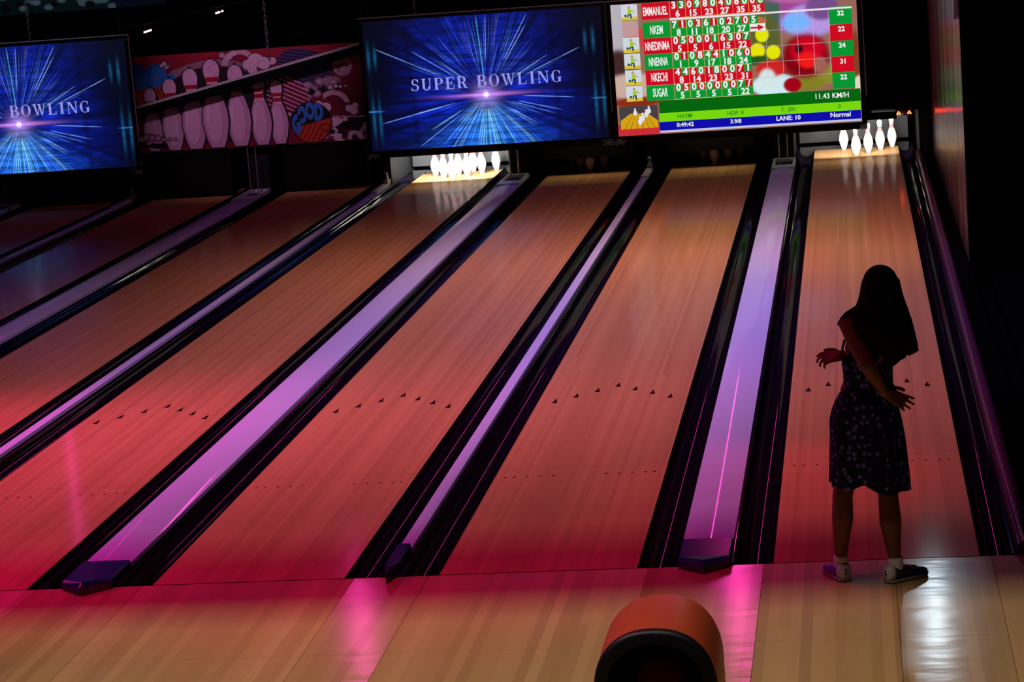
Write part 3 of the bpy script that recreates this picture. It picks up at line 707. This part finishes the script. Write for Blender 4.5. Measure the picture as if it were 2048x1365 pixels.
# white clouds, rainbow arcs, striped planet, cratered moon
puffs([(-7.36,1.79,.04),(-7.27,1.77,.05),(-7.2,1.8,.035)], [.6,.4,.55])
for q in range(3): put(ell_line(-7.14, 1.64, .17+.025*q, .16+.022*q, .008)*(Z > 1.66), WHT)
puffs([(-7.03,1.65,.075),(-6.93,1.7,.1),(-6.83,1.66,.09),(-6.72,1.68,.055),(-6.98,1.58,.06)])
put(ell(-6.3, 1.58, .36, .22, -.3), [.06,.06,.2]); put(ell(-6.3, 1.58, .36, .22, -.3)*(np.sin((Z*1+X*.18)*150) > 0), [.015,.01,.03])
put(ell(-5.82, 1.56, .125, .125), [.55,.4,.52])
for i in range(22): put(ell(-5.82+rs.randn()*.05, 1.56+rs.randn()*.05, .018, .016), [.16,.08,.14], .6)
for i in range(46):
    fx = rs.rand(); x_ = -6.5+.62*fx; z_ = 1.16+.3*fx*.7+rs.randn()*.05
    put(ell(x_, z_, .055, .045), INK if i % 3 == 0 else [.5,.4,.5])
    if i % 3: put(ell_line(x_, z_, .045, .036, .006), INK, .7)
puffs([(-6.0,1.30,.03),(-5.93,1.31,.025),(-5.87,1.3,.02),(-5.8,1.305,.015)])
for q in range(3): put(ell_line(-5.98, 1.05, .17+.022*q, .16+.02*q, .007)*(Z > 1.1)*(X > -6.1), WHT)
puffs([(-6.17,1.09,.055),(-6.08,1.05,.07),(-6.1,.98,.04)]); puffs([(-5.78,1.02,.05),(-5.7,1.05,.04),(-5.72,.98,.05)])
# red striped shape right of the pins
put(ell(-6.55, 1.12, .27, .3), [.2,.006,.05]); put(ell(-6.55, 1.22, .28, .25)*(np.sin((X*.5+Z)*110) > .72), WHT, .9)
puffs([(-6.62,.98,.02),(-6.56,.99,.028),(-6.51,.96,.018)])
# lower right: dark stair, clouds
put(((X > -5.98)*(Z < .9-.0*(X+6))*(Z > .8-.18*(X+6)))*1., INK); put(((X > -6.0)*(np.abs(Z-(.93-.06*(X+6))) < .006))*1., WHT, .6)
for i in range(50):
    x_ = -6.3+.85*rs.rand(); put(ell(x_, .64+.1*rs.rand()*(1.2 if x_ < -5.9 else .7), .05, .035), INK if i % 2 else WHT)
for i in range(14): put(ell(-6.0+.16*rs.rand(), .78+.12*rs.rand(), .03, .03), WHT if i % 3 else INK)
for i in range(6): put(((np.abs(X-(-5.66+.04*i)-(Z-.72)*.7) < .012)*(Z < .83)*(Z > .73))*1., WHT)
# the ball with letters (blue above, orange below)
put(ell(-6.28, .87, .27, .265), INK); put(ell(-6.28, .87, .25, .25)*(Z < .86+.35*(X+6.28)*.6), ORG)
put(ell(-6.28, .87, .24, .24)*(Z < .86)*(np.sin((X-Z*.6)*95) > .55), [.1,.01,.01], .85)
put(ell(-6.10, .80, .06, .05), [.1,.01,.01]); put(ell(-6.10, .80, .045, .035), ORG)
# seven white pins
def pin_shape(x_, zb, zt, grow=0):
    h = zt-zb; f = np.clip((Z-zb)/h, -.2, 1.3)
    prof_z = [0, .03, .1, .28, .42, .55, .66, .72, .80, .87, .93, .97, .99, 1.0]; prof_w = [.085,.1,.135,.178,.168,.125,.078,.07,.098,.113,.104,.075,.042,.0]
    wd = np.interp(f, prof_z, prof_w)*1.02*h/1.0*.82+grow
    return np.clip((wd-np.abs(X-x_))/.008+.5, 0, 1)*(f >= -grow/h)*(f <= 1+grow/h), f
for x_, zt in ((-8.35,1.435),(-8.085,1.54),(-6.70,1.435),(-6.93,1.53),(-7.805,1.65),(-7.215,1.66),(-7.52,1.75)):
    k, f = pin_shape(x_+.005, .625, zt, .022); put(k, INK)
    k, f = pin_shape(x_, .625, zt); put(k, [.75,.56,.74])
    h = zt-.625
    put(k*(f < .62)*(1-ell(x_-.02*h, .62+.34*h, .105*h, .29*h)), [.56,.36,.56], .75)
    put(ell_line(x_-.02*h, .62+.34*h, .105*h, .29*h, .0035)*k, [.2,.08,.2], .6)
    put(ell(x_-.08*h, .62+.42*h, .012*h, .13*h, -.08)*k, [.9,.78,.9], .8)
    put(k*((f > .66)*(f < .72)+(f > .745)*(f < .80)), [.42,.004,.02])
    put(k*(f > .81)*(smooth_noise(rs, nz, nx, 60, 150) > .7), [.5,.3,.5], .5)
for x_, z_, r_ in ((-8.5,.79,.04),(-8.44,.81,.045),(-8.37,.8,.045),(-8.3,.79,.035),(-8.22,.77,.025),(-8.14,.765,.02),(-8.07,.765,.016)): put(ell(x_, z_, r_+.012, r_*.9+.012), INK); put(ell(x_, z_, r_, r_*.85), [.6,.42,.58])
put(((X < -8.18)*(np.abs(Z-.7+.1*(X+8.4)) < .035))*(smooth_noise(rs, nz, nx, 30, 60) > .3), INK)
mu = mu*(.88+.24*rs.rand(nz, nx, 1))
t = empty('masking_mural', (-7.02, 17.98, .6)); tag(t, 'printed cartoon mural of seven pins between the blue screens', 'mural')
b = MB(); b.box(-1.62, 1.62, -.03, -.001, 0, 1.245); b.build('panel', M_blk, t, bevel=.003)
M_mur = attr_mat('mural_print', False, rough=.55, spec=.3)
grid_panel('artwork', -8.62+7.02, -5.42+7.02, .015, 1.24, -.033, nx, nz, mu, M_mur, t)
M_blt = mat('letters_blue', (.03,.24,.72), .6, .3)
b0 = [('G', -6.475, .80, .22), ('O', -6.395, .92, .2), ('O', -6.29, .965, .2), ('D', -6.175, .945, .2)]
text_mesh([(c, x_+7.02, z_-.6-.04, h_, .115, 'c', .07) for c, x_, z_, h_ in b0], -.036, 'lettering', M_blt, t)
text_mesh([('5', -5.82+7.02, 1.12, .05, None, 'c', .02)], -.036, 'lettering', mat('letters_grey', (.3,.25,.3), .6, .3), t)
# upper artwork, only its lower edge shows
nx2, nz2 = 300, 60
X, Z = np.meshgrid(np.linspace(-11.6, -8.03, nx2), np.linspace(2.48, 3.1, nz2))
mu_keep = mu; mu = np.ones((nz2, nx2, 3))*np.array([.008,.04,.04]); mu[:, :110] = [.02,.12,.03]; mu[:, 240:] = [.01,.02,.08]
for i in range(260): put(ell(-11.6+3.5*rs.rand(), 2.5+.55*rs.rand()**.7, .06, .035, 0, .01), [.35,.6,.66] if i % 5 > 1 else INK); 
t = empty('wall_artwork', (-9.8, 17.98, 2.48)); tag(t, 'dark cloud artwork high above the left screen, cut by the top edge', 'mural')
b = MB(); b.box(-1.82, 1.79, -.03, -.001, 0, .63); b.build('panel', M_blk, t)
grid_panel('artwork', -1.8, 1.77, .0, .62, -.033, nx2, nz2, mu, M_mur, t)

# chains ------------------------------------------------------------
def chain(x_, zb, zt, label, y=17.7):
    t = empty('hanging_chain', (x_, y, zb)); tag(t, label, 'chain', 'chains holding the screens')
    b = MB(); z = zb; i = 0
    while z < zt:
        pts = []
        for a in range(13):
            th = 2*math.pi*a/12; u, v = .013*math.cos(th), .03*math.sin(th)+ (.016 if math.sin(th) > 0 else -.016)
            pts.append((u if i % 2 == 0 else 0, 0 if i % 2 == 0 else u, z-zb+.046+v))
        b.tube(pts, .0045, 5); z += .078; i += 1
    b.build('links', M_rod, t, smooth=True)
chain(-6.745, 1.70, 6.8, 'steel chain hanging in front of the pin mural', 17.9)
chain(-9.765, 2.16, 6.8, 'steel chain holding the left blue screen')
chain(-4.80, 2.15, 6.8, 'steel chain holding the middle screen near its left end')
chain(-2.55, 2.15, 6.8, 'steel chain holding the middle screen near its right end')
chain(.3, 2.15, 6.8, 'steel chain holding the scoreboard screen')

# sloping beam and cable ------------------------------------------------------------
def slope_bar(name, p0, p1, hh, dd):
    b = MB(); (x0, y0, z0), (x1, y1, z1) = p0, p1
    pr = [(x0, z0-hh), (x1, z1-hh), (x1, z1+hh), (x0, z0+hh)]
    b.prism(pr, y0, y0+dd)
    return b
HANG = 1
t = empty('sloping_bar', (-7.03, 17.80, 1.44)); tag(t, 'grey metal bar sloping in front of the pin mural', 'metal bar')
slope_bar('b', (-1.62, 0, -.335), (1.62, 0, .345), .058, .05).build('bar', mat('bar_grey', (.002,.005,.005), .8, .05), t)
slope_bar('b', (-1.62, -.012, -.262), (1.62, -.012, .418), .016, .066).build('top_flange', mat('bar_edge', (.5,.6,.6), .5, .4), t)
b = MB()
for x_ in (-1.6, 1.6): b.tube([(x_, .03, x_*.213), (x_, .03, 5.36)], .008, 6)
b.build('hanger_rod', M_dkm, t)
M_pk = mat('led_pink', (.3,.1,.2), .4, .4, emit=(1,.3,.5), es=6)
t = empty('light_string', (-7.6, 17.85, 2.3)); tag(t, 'thin sloping cable with small pink lights above the mural', 'string lights')
b = MB(); b.tube([(-1.0, 0, -.1), (-.5, 0, -.02), (.1, 0, .08), (.7, 0, .16), (1.5, 0, .31), (3.2, 0, .42)], .006, 6); b.build('cable', M_dkm, t)
for x_, z_, n_ in ((-8.26, 2.165, 5), (-7.33, 2.335, 3), (-7.27, 2.35, 1)):
    b = MB(); b.tube([(x_+7.6-.02*n_/2, -.012, z_-2.3-.003*n_), (x_+7.6+.02*n_/2, -.012, z_-2.3+.002*n_)], .011, 8); b.build('pink_light', M_pk, t, smooth=True)
t = empty('light_string', (-5.53, 17.8, 1.66)); tag(t, 'single small pink light beside the middle screen edge', 'string lights')
b = MB(); b.ball((0, -.03, 0), .013, 8); b.build('pink_light', M_pk, t, smooth=True)
b = MB(); b.tube([(0, 0, 0), (0, 0, .1)], .003, 5); b.build('cable', M_dkm, t)
# pale bracket at the top of the veneer wall
b = MB(); b.prism([(9.25, 2.52), (9.45, 2.52), (9.7, 2.16), (9.62, 2.19), (9.58, 2.15)], 1.43, 1.465, axis='x')
tag(b.build('wall_bracket', mat('bracket_grey', (.3,.36,.38), .5, .4)), 'pale grey angled bracket on the pier above the glossy veneer wall', 'bracket')

# ------------------------------------------------------------------ ball return
M_or = mat('hood_orange', (.27,.040,.012), .42, .3)
M_hb = mat('hood_black', (.003,.003,.006), .45, .2)
t = empty('ball_return', (-.32, -3.25, 0)); tag(t, 'orange ball return hood with black rounded mouth at the bottom edge', 'ball return')
def arch(hw, zt, zs, z0, n=28):
    pts = [(-hw, z0)]
    for i in range(n+1):
        a = math.pi-math.pi*i/n; c, s = math.cos(a), math.sin(a)
        pts.append((hw*abs(c)**.86*(1 if c > 0 else -1), zs+(zt-zs)*abs(s)**.9))
    return pts+[(hw, z0)]
def shell(b, outer, inner, ys, m=0):
    # ys: list of (y, grow); outer/inner open profiles, joined into a closed wall
    ring = lambda o_, i_, y: [(x_, y, z) for x_, z in o_]+[(x_, y, z) for x_, z in i_[::-1]]
    b.rings([ring(outer(g), inner(g), y) for y, g in ys], m)
b = MB()
shell(b, lambda g: arch(.236+g, .752+g, .50, .12), lambda g: arch(.212+g, .728+g, .50, .12), [(-.22, -.004), (-.2, .0), (.0, .002), (.2, .0), (.26, -.01)])
b.build('hood', M_or, t, smooth=True, angle=40)
b = MB()
shell(b, lambda g: arch(.238+g, .754+g, .50, .12), lambda g: arch(.185, .70, .50, .12), [(-.262, -.016), (-.255, -.004), (-.235, .0), (-.218, -.002)])
b.build('mouth_rim', M_hb, t, smooth=True, angle=50)
b = MB(); b.prism(arch(.211, .727, .50, .1), .20, .225); b.build('back_plate', M_hb, t)
b = MB(); b.box(-.24, .24, -.5, .3, .0, .12); b.box(-.2, .2, -.9, -.5, .0, .32); b.box(-.25, .25, -.95, -.27, .32, .36)
b.box(-.25, -.22, -.95, -.27, .36, .42); b.box(.22, .25, -.95, -.27, .36, .42)
b.build('base', M_hb, t, bevel=.01)
b = MB(); b.tube([(-.06, -.5, .385), (-.06, .2, .4)], .012); b.tube([(.06, -.5, .385), (.06, .2, .4)], .012); b.box(-.1, .1, -.3, .2, .12, .38); b.build('ball_track', M_dkm, t)
b = MB(); b.ball((0, 0, 0), .108, 32); 
ballo = b.build('bowling_ball', mat('ball_red', (.2,.01,.006), .3, .3), None, smooth=True); ballo.location = (-.30, -3.36, .517)
tag(ballo, 'red bowling ball sitting in the dark mouth of the ball return', 'bowling ball')

# ------------------------------------------------------------------ the woman
M_skin = mat('skin', (.17,.065,.034), .5, .3)
M_hair = mat('hair_black', (.0015,.0012,.0015), .6, .12)
def cap_(b, p0, p1, r0, r1, n=14):
    p0, p1 = Vector(p0), Vector(p1); d = p1-p0; L_ = d.length
    if L_ < 1e-6: b.ball(p0, r0, n); return
    t = d/L_; a = t.cross(Vector((0,0,1)) if abs(t.z) < .9 else Vector((0,1,0))).normalized(); c = t.cross(a)
    R = []
    for k in range(1, 6):
        th = math.pi/2*k/6; R.append((-r0*math.cos(th), r0*math.sin(th)))
    R.append((0, r0)); R.append((L_, r1))
    for k in range(5, 0, -1):
        th = math.pi/2*k/6; R.append((L_+r1*math.cos(th), r1*math.sin(th)))
    b.rings([[p0+t*u+(a*math.cos(2*math.pi*j/n)+c*math.sin(2*math.pi*j/n))*v for j in range(n)] for u, v in R])
def chain_(b, pts, n=14):
    for (p, r), (q, s) in zip(pts[:-1], pts[1:]): cap_(b, p, q, r, s, n)
def remesh(o, vox, it=6, fac=.5):
    m_ = o.modifiers.new('remesh', 'REMESH'); m_.mode = 'VOXEL'; m_.voxel_size = vox; m_.use_smooth_shade = True
    s_ = o.modifiers.new('smooth', 'SMOOTH'); s_.factor = fac; s_.iterations = it
# skeleton (metres, world axes; she faces down the lane, weight on both feet)
b = MB()
PEL = (.505,-.34,.86); W1 = (.53,-.345,1.02); CH = (.555,-.345,1.2); NB = (.598,-.33,1.345); HB = (.61,-.315,1.415)
b.ball((.505,-.34,.84), (.155,.11,.13), 20); b.ball((.515,-.34,.95), (.125,.095,.13), 20); b.ball((.533,-.342,1.06), (.112,.085,.12), 20)
b.ball((.555,-.34,1.18), (.13,.10,.13), 20); b.ball((.58,-.335,1.275), (.145,.085,.085), 20)
b.ball((.46,-.37,.835), (.08,.08,.085), 16); b.ball((.55,-.37,.83), (.08,.08,.085), 16)            # seat
chain_(b, [((.585,-.335,1.30), .06), ((.6,-.33,1.36), .047), ((.608,-.32,1.43), .045)])
# head with face turned down the lane
b.ball((.612,-.315,1.500), (.072,.088,.092), 22); b.ball((.60,-.275,1.455), (.052,.055,.06), 18)
b.ball((.598,-.222,1.478), (.012,.018,.014), 10); cap_(b, (.6,-.235,1.515), (.598,-.215,1.482), .008, .011)
cap_(b, (.585,-.222,1.450), (.612,-.222,1.450), .007, .007); b.ball((.599,-.232,1.42), (.02,.018,.016), 10)
for sx_ in (-1, 1): b.ball((.612+sx_*.072, -.31, 1.487), (.01,.02,.028), 10); b.ball((.6+sx_*.03, -.238, 1.498), (.014,.01,.011), 10)
# shoulders and arms
SL = (.452,-.375,1.316); EL = (.535,-.545,1.128); WRL = (.604,-.485,.990)
chain_(b, [((.53,-.345,1.335), .05), (SL, .05), ((.487,-.45,1.225), .046), (EL, .037), ((.563,-.535,1.08), .037), (WRL, .0225)])
SR = (.715,-.30,1.30); ER = (.70,-.10,1.10); WRR = (.425,-.16,1.115)
chain_(b, [((.64,-.32,1.30), .052), (SR, .048), ((.715,-.2,1.19), .042), (ER, .035), ((.58,-.12,1.10), .034), (WRR, .022)])
def hand(b, wr, d, nrm, side_, spread, bends, s=1.0):
    """wr wrist, d towards the fingers, nrm out of the back of the hand, side_ points to the thumb"""
    wr, d, nrm, sd = Vector(wr), Vector(d).normalized(), Vector(nrm).normalized(), Vector(side_).normalized()
    L = lambda u, v, w_: wr + (d*u+sd*v+nrm*w_)*s
    for v, e in ((.028,.088), (.010,.092), (-.010,.088), (-.028,.080)): cap_(b, L(.008, v*.55, 0), L(e, v, 0), .0135*s, .0105*s, 10)
    cap_(b, L(0, 0, 0), L(.03, 0, 0), .021*s, .02*s, 12)
    for i, (v, e, l0) in enumerate(((.028,.088,.070), (.010,.092,.078), (-.010,.088,.073), (-.028,.080,.058))):
        p = L(e, v, 0); ang = bends[i]; dirn = (d+sd*(v/.028)*spread).normalized(); r = .0094*s
        for j, fr in enumerate((.45, .3, .25)):
            a = math.radians(ang*(.6, 1.6, 2.3)[j]); dd = (dirn*math.cos(a)-nrm*math.sin(a))
            q = p+dd*l0*fr*s; cap_(b, p, q, r, r*.9, 10); p = q; r *= .9
    p = L(.022, .02, -.004)
    for l_, dv in ((.042, (.62,.72,-.2)), (.03, (.85,.4,-.3)), (.024, (.92,.2,-.35))):
        dd = (d*dv[0]+sd*dv[1]+nrm*dv[2]).normalized(); q = p+dd*l_*s; cap_(b, p, q, .0115*s, .0095*s, 10); p = q
# left hand: flicked open behind her back, fingers to the right and down
hand(b, WRL, (.130,.02,-.080), (.35,-.80,.45), (.40,.45,.62), .2, (4, 6, 5, 2), 1.0)
# right hand: in front at the waist, fingers curled downwards
hand(b, WRR, (-.95,-.05,-.05), (-.1,-.62,.75), (-.05,.75,.62), .22, (26, 32, 36, 40), 1.02)
# legs
chain_(b, [((.425,-.34,.82), .095), ((.40,-.335,.62), .075), ((.385,-.325,.46), .052), ((.378,-.335,.44), .05), ((.372,-.35,.32), .0545), ((.362,-.345,.22), .042), ((.353,-.335,.115), .03), ((.352,-.335,.07), .031)])
chain_(b, [((.585,-.34,.82), .095), ((.60,-.345,.62), .075), ((.602,-.355,.46), .053), ((.603,-.37,.43), .05), ((.608,-.40,.31), .0555), ((.613,-.405,.21), .043), ((.622,-.405,.10), .03), ((.624,-.405,.06), .031)])
# feet inside the shoes
chain_(b, [((.352,-.335,.07), .03), ((.335,-.27,.05), .028), ((.315,-.19,.035), .02)])
chain_(b, [((.624,-.405,.06), .03), ((.665,-.36,.045), .028), ((.715,-.315,.035), .02)])
person = b.build('person', M_skin)
remesh(person, .0052, 5, .5)
tag(person, 'woman seen from behind in a dark flowered dress, one arm behind her back', 'person')
# eyes
M_eye = mat('eye_white', (.6,.58,.55), .2, .5); M_iris = mat('iris_dark', (.01,.006,.004), .1, .5)
for sx_ in (-1, 1):
    b = MB(); b.ball((.6+sx_*.03, -.236, 1.499), (.011,.009,.007), 12); e = b.build('eye', M_eye, person, smooth=True)
    b = MB(); b.ball((.6+sx_*.03, -.2285, 1.499), (.005,.003,.005), 10); b.build('iris', M_iris, e, smooth=True)
b = MB(); cap_(b, (.588,-.216,1.450), (.610,-.216,1.450), .0045, .0045); b.build('lips', mat('lips', (.2,.03,.03), .4, .4), person, smooth=True)
# hair: solid cap plus hundreds of long locks
b = MB()
b.ball((.615,-.335,1.508), (.086,.092,.086), 24); b.ball((.617,-.35,1.45), (.098,.08,.09), 22)
chain_(b, [((.60,-.39,1.44), .085), ((.60,-.405,1.34), .085), ((.615,-.43,1.24), .075)], 18)
rr = random.Random(4)
def hair_x(z):      # left and right borders of the falling hair
    return (np.interp(z, [1.08,1.16,1.22,1.28,1.335,1.39,1.45,1.52], [.575,.55,.54,.515,.462,.492,.518,.535]),
            np.interp(z, [1.08,1.13,1.18,1.24,1.30,1.38,1.45,1.52], [.645,.70,.785,.772,.757,.735,.712,.70]))
for i in range(230):
    f = (i+.5)/230; f = min(1, max(0, f+rr.uniform(-.02, .02))); dep = rr.uniform(-1, 1)
    zend = np.interp(f, [0,.18,.35,.6,.72,.79,.84,.90,1], [1.30,1.22,1.15,1.10,1.12,1.13,1.225,1.165,1.178])+rr.uniform(-.012, .012)
    pts = []; zs_ = list(np.linspace(1.515, zend, 9))
    for j, z in enumerate(zs_):
        xl, xr = hair_x(z); g = j/8
        yb = np.interp(z, [1.1,1.2,1.3,1.4,1.5], [-.475,-.47,-.455,-.42,-.36])
        e = math.sqrt(max(0, 1-(2*f-1)**2))
        pts.append(((xl+(xr-xl)*f, yb-(.03*e+.012*dep)*(1 if z < 1.45 else 2.0), z), .0105*(1-.72*max(0, g-.6)/.4)))
    chain_(b, pts, 6)
# strands slipping over her left shoulder
for q in range(7):
    o_ = q*.004; chain_(b, [((.505,-.38+o_,1.40), .01), ((.465-o_,-.40,1.372), .008), ((.432-o_*.6,-.395,1.35), .006), ((.413-o_*.7,-.385,1.318), .0045), ((.410-o_*.3,-.38,1.285+o_), .0025)], 6)
hair = b.build('hair', M_hair, person); remesh(hair, .0052, 2, .4)

# dress ------------------------------------------------------------
m = bpy.data.materials.new('dress_print'); m.use_nodes = True; nt = m.node_tree; L = nt.links; bs = nt.nodes['Principled BSDF']
tc = nd(nt, 'ShaderNodeNewGeometry'); sp = nd(nt, 'ShaderNodeSeparateXYZ'); L.new(tc.outputs['Position'], sp.inputs[0])
cb = nd(nt, 'ShaderNodeCombineXYZ'); L.new(sp.outputs[0], cb.inputs[0]); L.new(sp.outputs[2], cb.inputs[1]); L.new(sp.outputs[1], cb.inputs[2])
vo = nd(nt, 'ShaderNodeTexVoronoi', voronoi_dimensions='3D'); vo.inputs['Scale'].default_value = 27; vo.inputs['Randomness'].default_value = .7; L.new(cb.outputs[0], vo.inputs['Vector'])
vs = nd(nt, 'ShaderNodeVectorMath', operation='SCALE'); L.new(cb.outputs[0], vs.inputs[0]); vs.inputs['Scale'].default_value = 27
df = nd(nt, 'ShaderNodeVectorMath', operation='SUBTRACT'); L.new(vs.outputs[0], df.inputs[0])
ps = nd(nt, 'ShaderNodeVectorMath', operation='SCALE'); L.new(vo.outputs['Position'], ps.inputs[0]); ps.inputs['Scale'].default_value = 27; L.new(ps.outputs[0], df.inputs[1])
s2_ = nd(nt, 'ShaderNodeSeparateXYZ'); L.new(df.outputs[0], s2_.inputs[0])
an = math_(nt, 'ARCTAN2', s2_.outputs[1], s2_.outputs[0])
pet = math_(nt, 'ADD', math_(nt, 'MULTIPLY', math_(nt, 'COSINE', math_(nt, 'MULTIPLY', an, 5.0)), .09), .27)
ln = math_(nt, 'LESS_THAN', vo.outputs['Distance'], pet)
mx = nd(nt, 'ShaderNodeMix', data_type='RGBA'); L.new(ln, mx.inputs[0]); mx.inputs[6].default_value = (.006,.004,.05,1); mx.inputs[7].default_value = (.16,.15,.95,1)
L.new(mx.outputs[2], bs.inputs['Base Color']); bs.inputs['Roughness'].default_value = .85; bs.inputs['Specular IOR Level'].default_value = .15
M_dress = m
b = MB(); N = 56; rings_o = []; 
spec_ = [  # z, centre x, centre y, half width, half depth, ripple
 (1.135,.535,-.335,.128,.100,.0), (1.10,.532,-.335,.126,.098,.001), (1.06,.533,-.34,.122,.096,.002), (1.02,.532,-.34,.122,.098,.003), (.98,.527,-.34,.128,.105,.003),
 (.93,.516,-.34,.150,.118,.004), (.88,.508,-.345,.166,.130,.004), (.82,.506,-.345,.178,.138,.005), (.74,.508,-.345,.184,.140,.007), (.65,.508,-.345,.187,.140,.009), (.56,.508,-.345,.188,.140,.011), (.485,.508,-.345,.190,.140,.012)]
def ring_(z, cx, cy, hx, hy, rp, bottom=False):
    out = []
    for i in range(N):
        a = 2*math.pi*i/N; rip = 1+rp/.15*(math.sin(5*a+1)+.6*math.sin(9*a+z*4))
        x_ = cx+hx*math.cos(a)*rip; y_ = cy+hy*math.sin(a)*rip; zz = z
        if bottom: zz = z+np.interp(x_, [.32,.42,.49,.54,.6,.7], [.012,.006,.03,.0,-.028,-.032])
        out.append((x_, y_, zz))
    return out
R1 = [ring_(*s_, bottom=(i == len(spec_)-1)) for i, s_ in enumerate(spec_)]
R1[0] = [(.535+(x_-.535)*(1+.12*float(np.interp(x_, [.43,.49], [0,1]))), -.335+(y_+.335)*(1+.22*float(np.interp(x_, [.43,.49], [0,1]))), z+float(np.interp(x_, [.43,.49], [0,.10]))) for x_, y_, z in R1[0]]
R2 = [[(x_+(sx_[1]-x_)*.03, y_+(sx_[2]-y_)*.03, z) for x_, y_, z in r] for r, sx_ in zip(R1, spec_)]
b.rings(R1+R2[::-1], caps=False)
for i in range(N): b.f.append(((2*len(R1)-1)*N+i, (2*len(R1)-1)*N+(i+1) % N, (i+1) % N, i)); b.m.append(0)
dress = b.build('dress', M_dress, person, smooth=True)
b = MB()
for pts in ([(.424,-.40,1.12),(.412,-.415,1.16),(.415,-.41,1.20),(.428,-.40,1.24)], [(.66,-.40,1.13),(.67,-.41,1.2),(.66,-.405,1.3)]):
    b.tube(pts, .006, 6)
for zz in (1.135, .985):
    b.tube([(x_, y_, z) for x_, y_, z in [(p[0], p[1], p[2] if zz > 1 else zz) for p in (R1[0] if zz > 1 else R1[4])+[(R1[0] if zz > 1 else R1[4])[0]]]], .006, 5)
b.build('dress_trim', mat('dress_trim', (.006,.005,.02), .7, .2), dress, smooth=True)
# bracelet
b = MB(); wv = (Vector(WRL)-Vector(EL)).normalized(); a_ = wv.cross(Vector((0,0,1))).normalized(); c_ = wv.cross(a_); ctr = Vector(WRL)+wv*.004
b.tube([ctr+(a_*math.cos(i*math.pi/8)+c_*math.sin(i*math.pi/8))*.0245 for i in range(17)], .0022, 6)
b.build('bracelet', mat('gold', (.7,.5,.2), .3, .5, 1), person, smooth=True)
# shoes and socks
M_sock = mat('sock_white', (.82,.82,.9), .9, .1); M_up = mat('shoe_purple', (.14,.04,.42), .45, .4); M_up2 = mat('shoe_navy', (.012,.012,.04), .45, .4)
M_tab = mat('shoe_heel_pale', (.62,.6,.68), .5, .4); M_sole = mat('shoe_sole', (.35,.3,.28), .6, .3); M_solek = mat('sole_black', (.01,.01,.01), .6, .3)
M_star = mat('star_black', (.02,.02,.03), .6, .3)
def shoe(ank, toe_dir, upper, zoff):
    ax, ay = ank; d = Vector((*toe_dir, 0)).normalized(); n_ = Vector((-d.y, d.x, 0))
    sk_ = MB(); sk_.rings([[Vector((ax, ay, 0))+Vector((math.cos(a*math.pi/8)*r, math.sin(a*math.pi/8)*r, z)) for a in range(16)] for z, r in ((.035,.036),(.07,.038),(.10,.0365),(.125,.0365),(.1255,.032),(.10,.03))])
    sock = sk_.build('sock', M_sock, person, smooth=True)
    def P(u, v, z): return Vector((ax, ay, z))+d*u+n_*v
    st_ = [(-.062,.012,.060),(-.055,.03,.082),(-.03,.038,.088),(.0,.040,.082),(.04,.042,.074),(.08,.046,.062),(.12,.048,.050),(.155,.042,.042),(.178,.028,.036),(.186,.010,.03)]
    def ring(u, hw, top, z0=.016):
        out = []
        for i in range(18):
            a = 2*math.pi*i/18; c, s = math.cos(a), math.sin(a)
            out.append(P(u, hw*(abs(c)**.7)*(1 if c > 0 else -1), z0+(top-z0)*.5+(top-z0)*.5*(abs(s)**.7)*(1 if s > 0 else -1)))
        return out
    b = MB(); b.rings([ring(*q) for q in st_]); sh = b.build('shoe', upper, person, smooth=True)
    b = MB(); b.rings([[P(u*1.02-.0005, v*1.05, z) for u, v in [(q[0], q[1]) for q in st_]+[(q[0], -q[1]) for q in st_[::-1]]] for z in (.0065, .018)])
    b.build('sole', M_sole, sh)
    b = MB(); b.rings([[P(u*1.0, v*1.0, z) for u, v in [(q[0], q[1]) for q in st_]+[(q[0], -q[1]) for q in st_[::-1]]] for z in (.0, .0065)])
    b.build('outsole', M_solek, sh)
    b = MB(); hs = [(-.0645,.010,.062),(-.058,.031,.084),(-.044,.037,.089),(-.03,.0395,.0895)]
    b.rings([ring(*q) for q in hs]); b.build('heel_counter', M_tab, sh, smooth=True)
    for zz, s_ in ((.062,.007),(.045,.009)):
        b = MB(); pts = []
        for i in range(10):
            a = math.pi/2+i*math.pi/5; r = s_ if i % 2 == 0 else s_*.45
            pts.append((math.cos(a)*r, math.sin(a)*r))
        b.rings([[P(-.0672+off, x_, zz+z) for x_, z in pts] for off in (0, .008)]); b.build('star_mark', M_star, sh)
    b = MB()
    for u in (.045, .06, .075, .09): b.tube([P(u, -.02, np.interp(u, [.04,.1], [.066,.048])), P(u, 0, np.interp(u, [.04,.1], [.077,.06])), P(u, .02, np.interp(u, [.04,.1], [.066,.048]))], .003, 5)
    b.build('lace', M_sock, sh)
shoe((.352,-.335), (-.35,.9), M_up, 0)
shoe((.624,-.405), (.8,.62), M_up2, 0)
